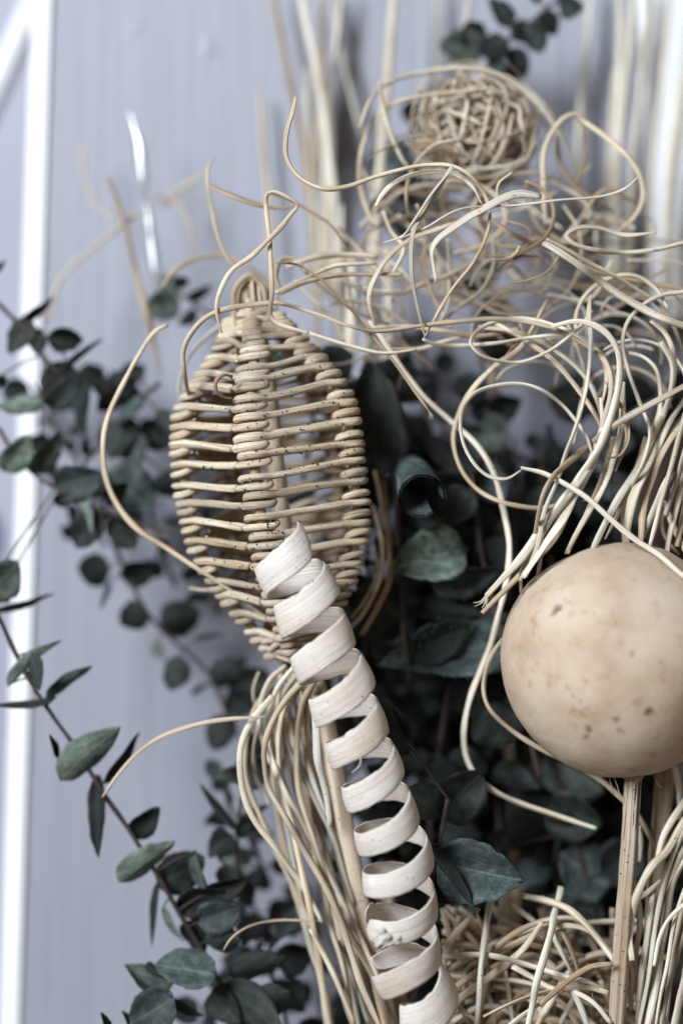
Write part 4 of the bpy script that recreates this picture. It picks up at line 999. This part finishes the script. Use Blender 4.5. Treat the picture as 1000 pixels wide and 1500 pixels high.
# level strands between cage top and the nest
LV=[([(404,429),(428,418),(452,407),(480,393),(500,387),(550,385)],8,10,M_TAN),([(412,428),(440,415),(467,407),(508,401),(590,401)],9,8,M_TAN),([(419,390),(440,382),(470,375),(510,374),(550,376)],9,20,M_TAN),
    ([(415,430),(405,405),(412,380),(430,378),(450,400)],7,16,M_TAN),([(430,410),(460,440),(490,470),(505,500)],7,26,M_PALE),([(440,390),(470,420),(520,455),(570,475)],6,30,M_TAN),
    ([(490,330),(520,360),(555,400),(575,440),(560,480)],8,40,M_PALE),([(500,410),(540,430),(585,430),(620,415),(660,400),(700,380)],8,28,M_TAN),([(610,300),(625,340),(622,380),(632,430),(660,480)],7,24,M_TAN),
    ([(560,310),(572,340),(590,365),(575,400)],8,20,M_PALE),([(545,480),(600,478),(650,485),(700,492),(760,480)],7,16,M_TAN),([(560,512),(610,512),(650,500),(690,490)],6,18,M_TAN),
    ([(720,350),(722,390),(705,425),(670,450),(650,470)],7,26,M_TAN),([(655,350),(657,400),(655,450),(640,480)],6,30,M_PALE),([(452,488),(511,507),(556,516),(610,512)],7,0,M_PALE),
    ([(480,445),(520,440),(560,450),(600,480)],6,34,M_TAN)]
rnd=random.Random(11)
for k in range(26):
    x=rnd.uniform(560,1000); y=rnd.uniform(290,480); a=rnd.uniform(-0.6,0.9); L=rnd.uniform(40,110); cv=rnd.uniform(-40,40)
    LV.append(([(x-cos(a)*L,y-sin(a)*L),(x-sin(a)*cv,y+cos(a)*cv),(x+cos(a)*L,y+sin(a)*L)],rnd.uniform(4,7),rnd.uniform(35,80),rnd.choice((M_TAN,M_PALE,M_BROWN))))
for k in range(46):
    x=rnd.gauss(730,120); y=rnd.gauss(362,50); r_=rnd.uniform(25,95); a0=rnd.uniform(0,6.28); sp=rnd.uniform(1.2,4.2)*rnd.choice((1,-1)); ec=rnd.uniform(0.5,1.0); gr=rnd.uniform(-.3,.5)
    LV.append(([(x+cos(a0+sp*i/7)*r_*(1+gr*i/7),y+sin(a0+sp*i/7)*r_*ec*(1+gr*i/7)+rnd.uniform(-2,2)) for i in range(8)],rnd.choice((2.2,3,4,5,6,6.5)),rnd.uniform(-4,70) if x-r_*1.3>600 else rnd.uniform(40,80),rnd.choice((M_TAN,M_PALE,M_TAN,M_BROWN))))
for k in range(16):
    x=rnd.uniform(780,960); y=rnd.uniform(470,640); r_=rnd.uniform(30,80); a0=rnd.uniform(2.6,4.6); sp=rnd.uniform(1.5,3.2); ec=rnd.uniform(0.6,1.3)
    LV.append(([(x+cos(a0+sp*i/7)*r_,y+sin(a0+sp*i/7)*r_*ec) for i in range(8)],rnd.choice((3,4,6,7)),rnd.uniform(10,60),rnd.choice((M_TAN,M_PALE,M_GREY))))
bunch("tangled_reed_strands","loose tangle of level reeds between the cage neck, the nest and the right border","reeds",P(600,480,20),LV,20)
# strands hanging beside the cage on its right
CR=[([(548,690),(560,740),(570,800),(568,850),(552,890),(530,930)],10,34,M_BROWN),([(545,740),(560,800),(556,850),(530,900),(505,925)],7,32,M_TAN),([(548,800),(552,840),(535,880),(515,905)],6,30,M_TAN),
    ([(535,560),(550,620),(560,690),(566,760)],6,44,M_BROWN)]
bunch("cage_side_strands","brown strands hanging close behind the cage's lower right side","reeds",P(530,930,32),CR,32,M_BROWN)

# ------------------------------------------------------------------ fibre nest
def nest():
    ND=62; C=P(700,196,ND); R_=80*KS(ND)
    e=empty("fibre_nest", C, "round nest of curled tan fibre out of focus at the top, ringed by reed arcs", "nest")
    rnd=random.Random(3)
    for k in range(298):
        # arc lying on a tilted circle inside the ball
        nrm=V((rnd.gauss(0,1),rnd.gauss(0,1),rnd.gauss(0,1))).normalized()
        u=nrm.orthogonal().normalized(); v=nrm.cross(u)
        off=rnd.uniform(-0.75,0.75); rr=sqrt(max(0.1,1-off*off))*rnd.choice((rnd.uniform(0.5,1.0),rnd.uniform(0.85,1.15)))
        a0=rnd.uniform(0,2*pi); sp=rnd.uniform(1.2,3.6); pts=[]
        for i in range(7):
            a=a0+sp*i/6
            q=nrm*off+(u*cos(a)+v*sin(a))*rr*(1+0.10*rnd.uniform(-1,1))
            if k%4==0: q*=1.08+0.22*abs(i-3)/3
            pts.append(C+V((q.x*R_,q.y*R_*0.95,q.z*R_*0.96)))
        mb=MB(); tube(mb,pts,rnd.uniform(1.4,3.1)*KS(ND),n=6,flat=rnd.uniform(0.4,0.9),step=0.003,taper=(0.6,0.4))
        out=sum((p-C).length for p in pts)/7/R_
        mb.build("fibre",rnd.choice((M_BROWN,M_TAN,M_TAN)) if out<0.80 else rnd.choice((M_TAN,M_PALE,M_PALE,M_TAN)),e)  # inner fibres browner: shade inside the ball put into their colour
nest()
mb=MB(); tube(mb,[P(700,270,82),P(712,420,92),P(725,600,98),P(740,900,100),P(760,1500,104)],9*S,n=9,step=0.008,taper=(1,1)); tag(mb.build("nest_stalk",M_STICK),"tan stalk dropping from the fibre nest behind the loops","stick")

# ------------------------------------------------------------------ blurred dry grasses behind
def grass(label, items, m0):
    e=empty("dry_grass_bunch", P(items[0][0][-1][0],items[0][0][-1][1],items[0][2]), label, "grass")
    for pts,w_,d,m in items:
        mb=MB(); tube(mb,[P(x,y,d) for x,y in pts],w_*0.5*KS(d),n=8,step=0.008,taper=(0.6,1),wob=0.0008,flat=0.7); mb.build("grass_stem",m,e)
grass("blurred brown and straw grasses rising to the top edge above the cage",
 [([(395,-30),(412,60),(432,150),(450,260),(460,400),(466,560)],12,118,M_BROWN),([(438,-30),(455,60),(472,150),(486,260),(496,400),(505,560)],13,108,M_GREY),([(470,-30),(474,80),(470,180),(462,280),(458,400)],14,120,M_TAN),
  ([(500,-30),(492,60),(478,160),(474,280),(470,400)],10,119,M_GREY),([(482,-20),(500,80),(518,150),(530,200)],9,121,M_GREY),([(450,100),(455,220),(462,330),(470,430)],14,118,M_GREY),([(480,120),(484,240),(480,330),(486,430)],12,117,M_TAN),([(380,130),(385,200),(392,290),(400,400)],9,122,M_TAN)],M_TAN)
grass("blurred pale upright straws between the cage shoulder and the nest",
 [([(578,-30),(570,80),(560,200),(548,360),(545,540)],14,100,M_PALE),([(690,-30),(680,60),(668,150),(660,260)],9,98,M_PALE),([(640,-30),(640,100),(636,240)],12,122,M_GREY),([(515,380),(514,450),(512,540)],17,84,M_PALE),([(566,370),(568,440),(566,540)],18,80,M_PALE),([(536,380),(538,450),(536,545)],11,88,M_GREY),([(500,300),(498,380),(496,520)],12,92,M_GREY),([(590,400),(588,460),(584,560)],9,90,M_GREY)],M_PALE)
grass("blurred grey and white dry stalks rising behind the reed loops at top right",
 [([(905,-30),(908,60),(904,160),(898,280),(896,420)],14,104,M_GREY),([(930,-30),(922,60),(912,160),(904,280),(905,420)],14,98,M_GREY),([(950,-30),(944,60),(930,180),(922,300),(918,430)],12,100,M_GREY),([(865,-30),(858,80),(846,190),(842,330)],13,120,M_GREY),
  ([(1010,60),(996,140),(984,240),(976,360),(972,480)],16,96,M_GREY),([(985,-30),(972,80),(958,200),(950,330),(948,440)],9,94,M_GREY),([(900,100),(893,200),(889,300),(884,440)],10,110,M_GREY)],M_GREY)
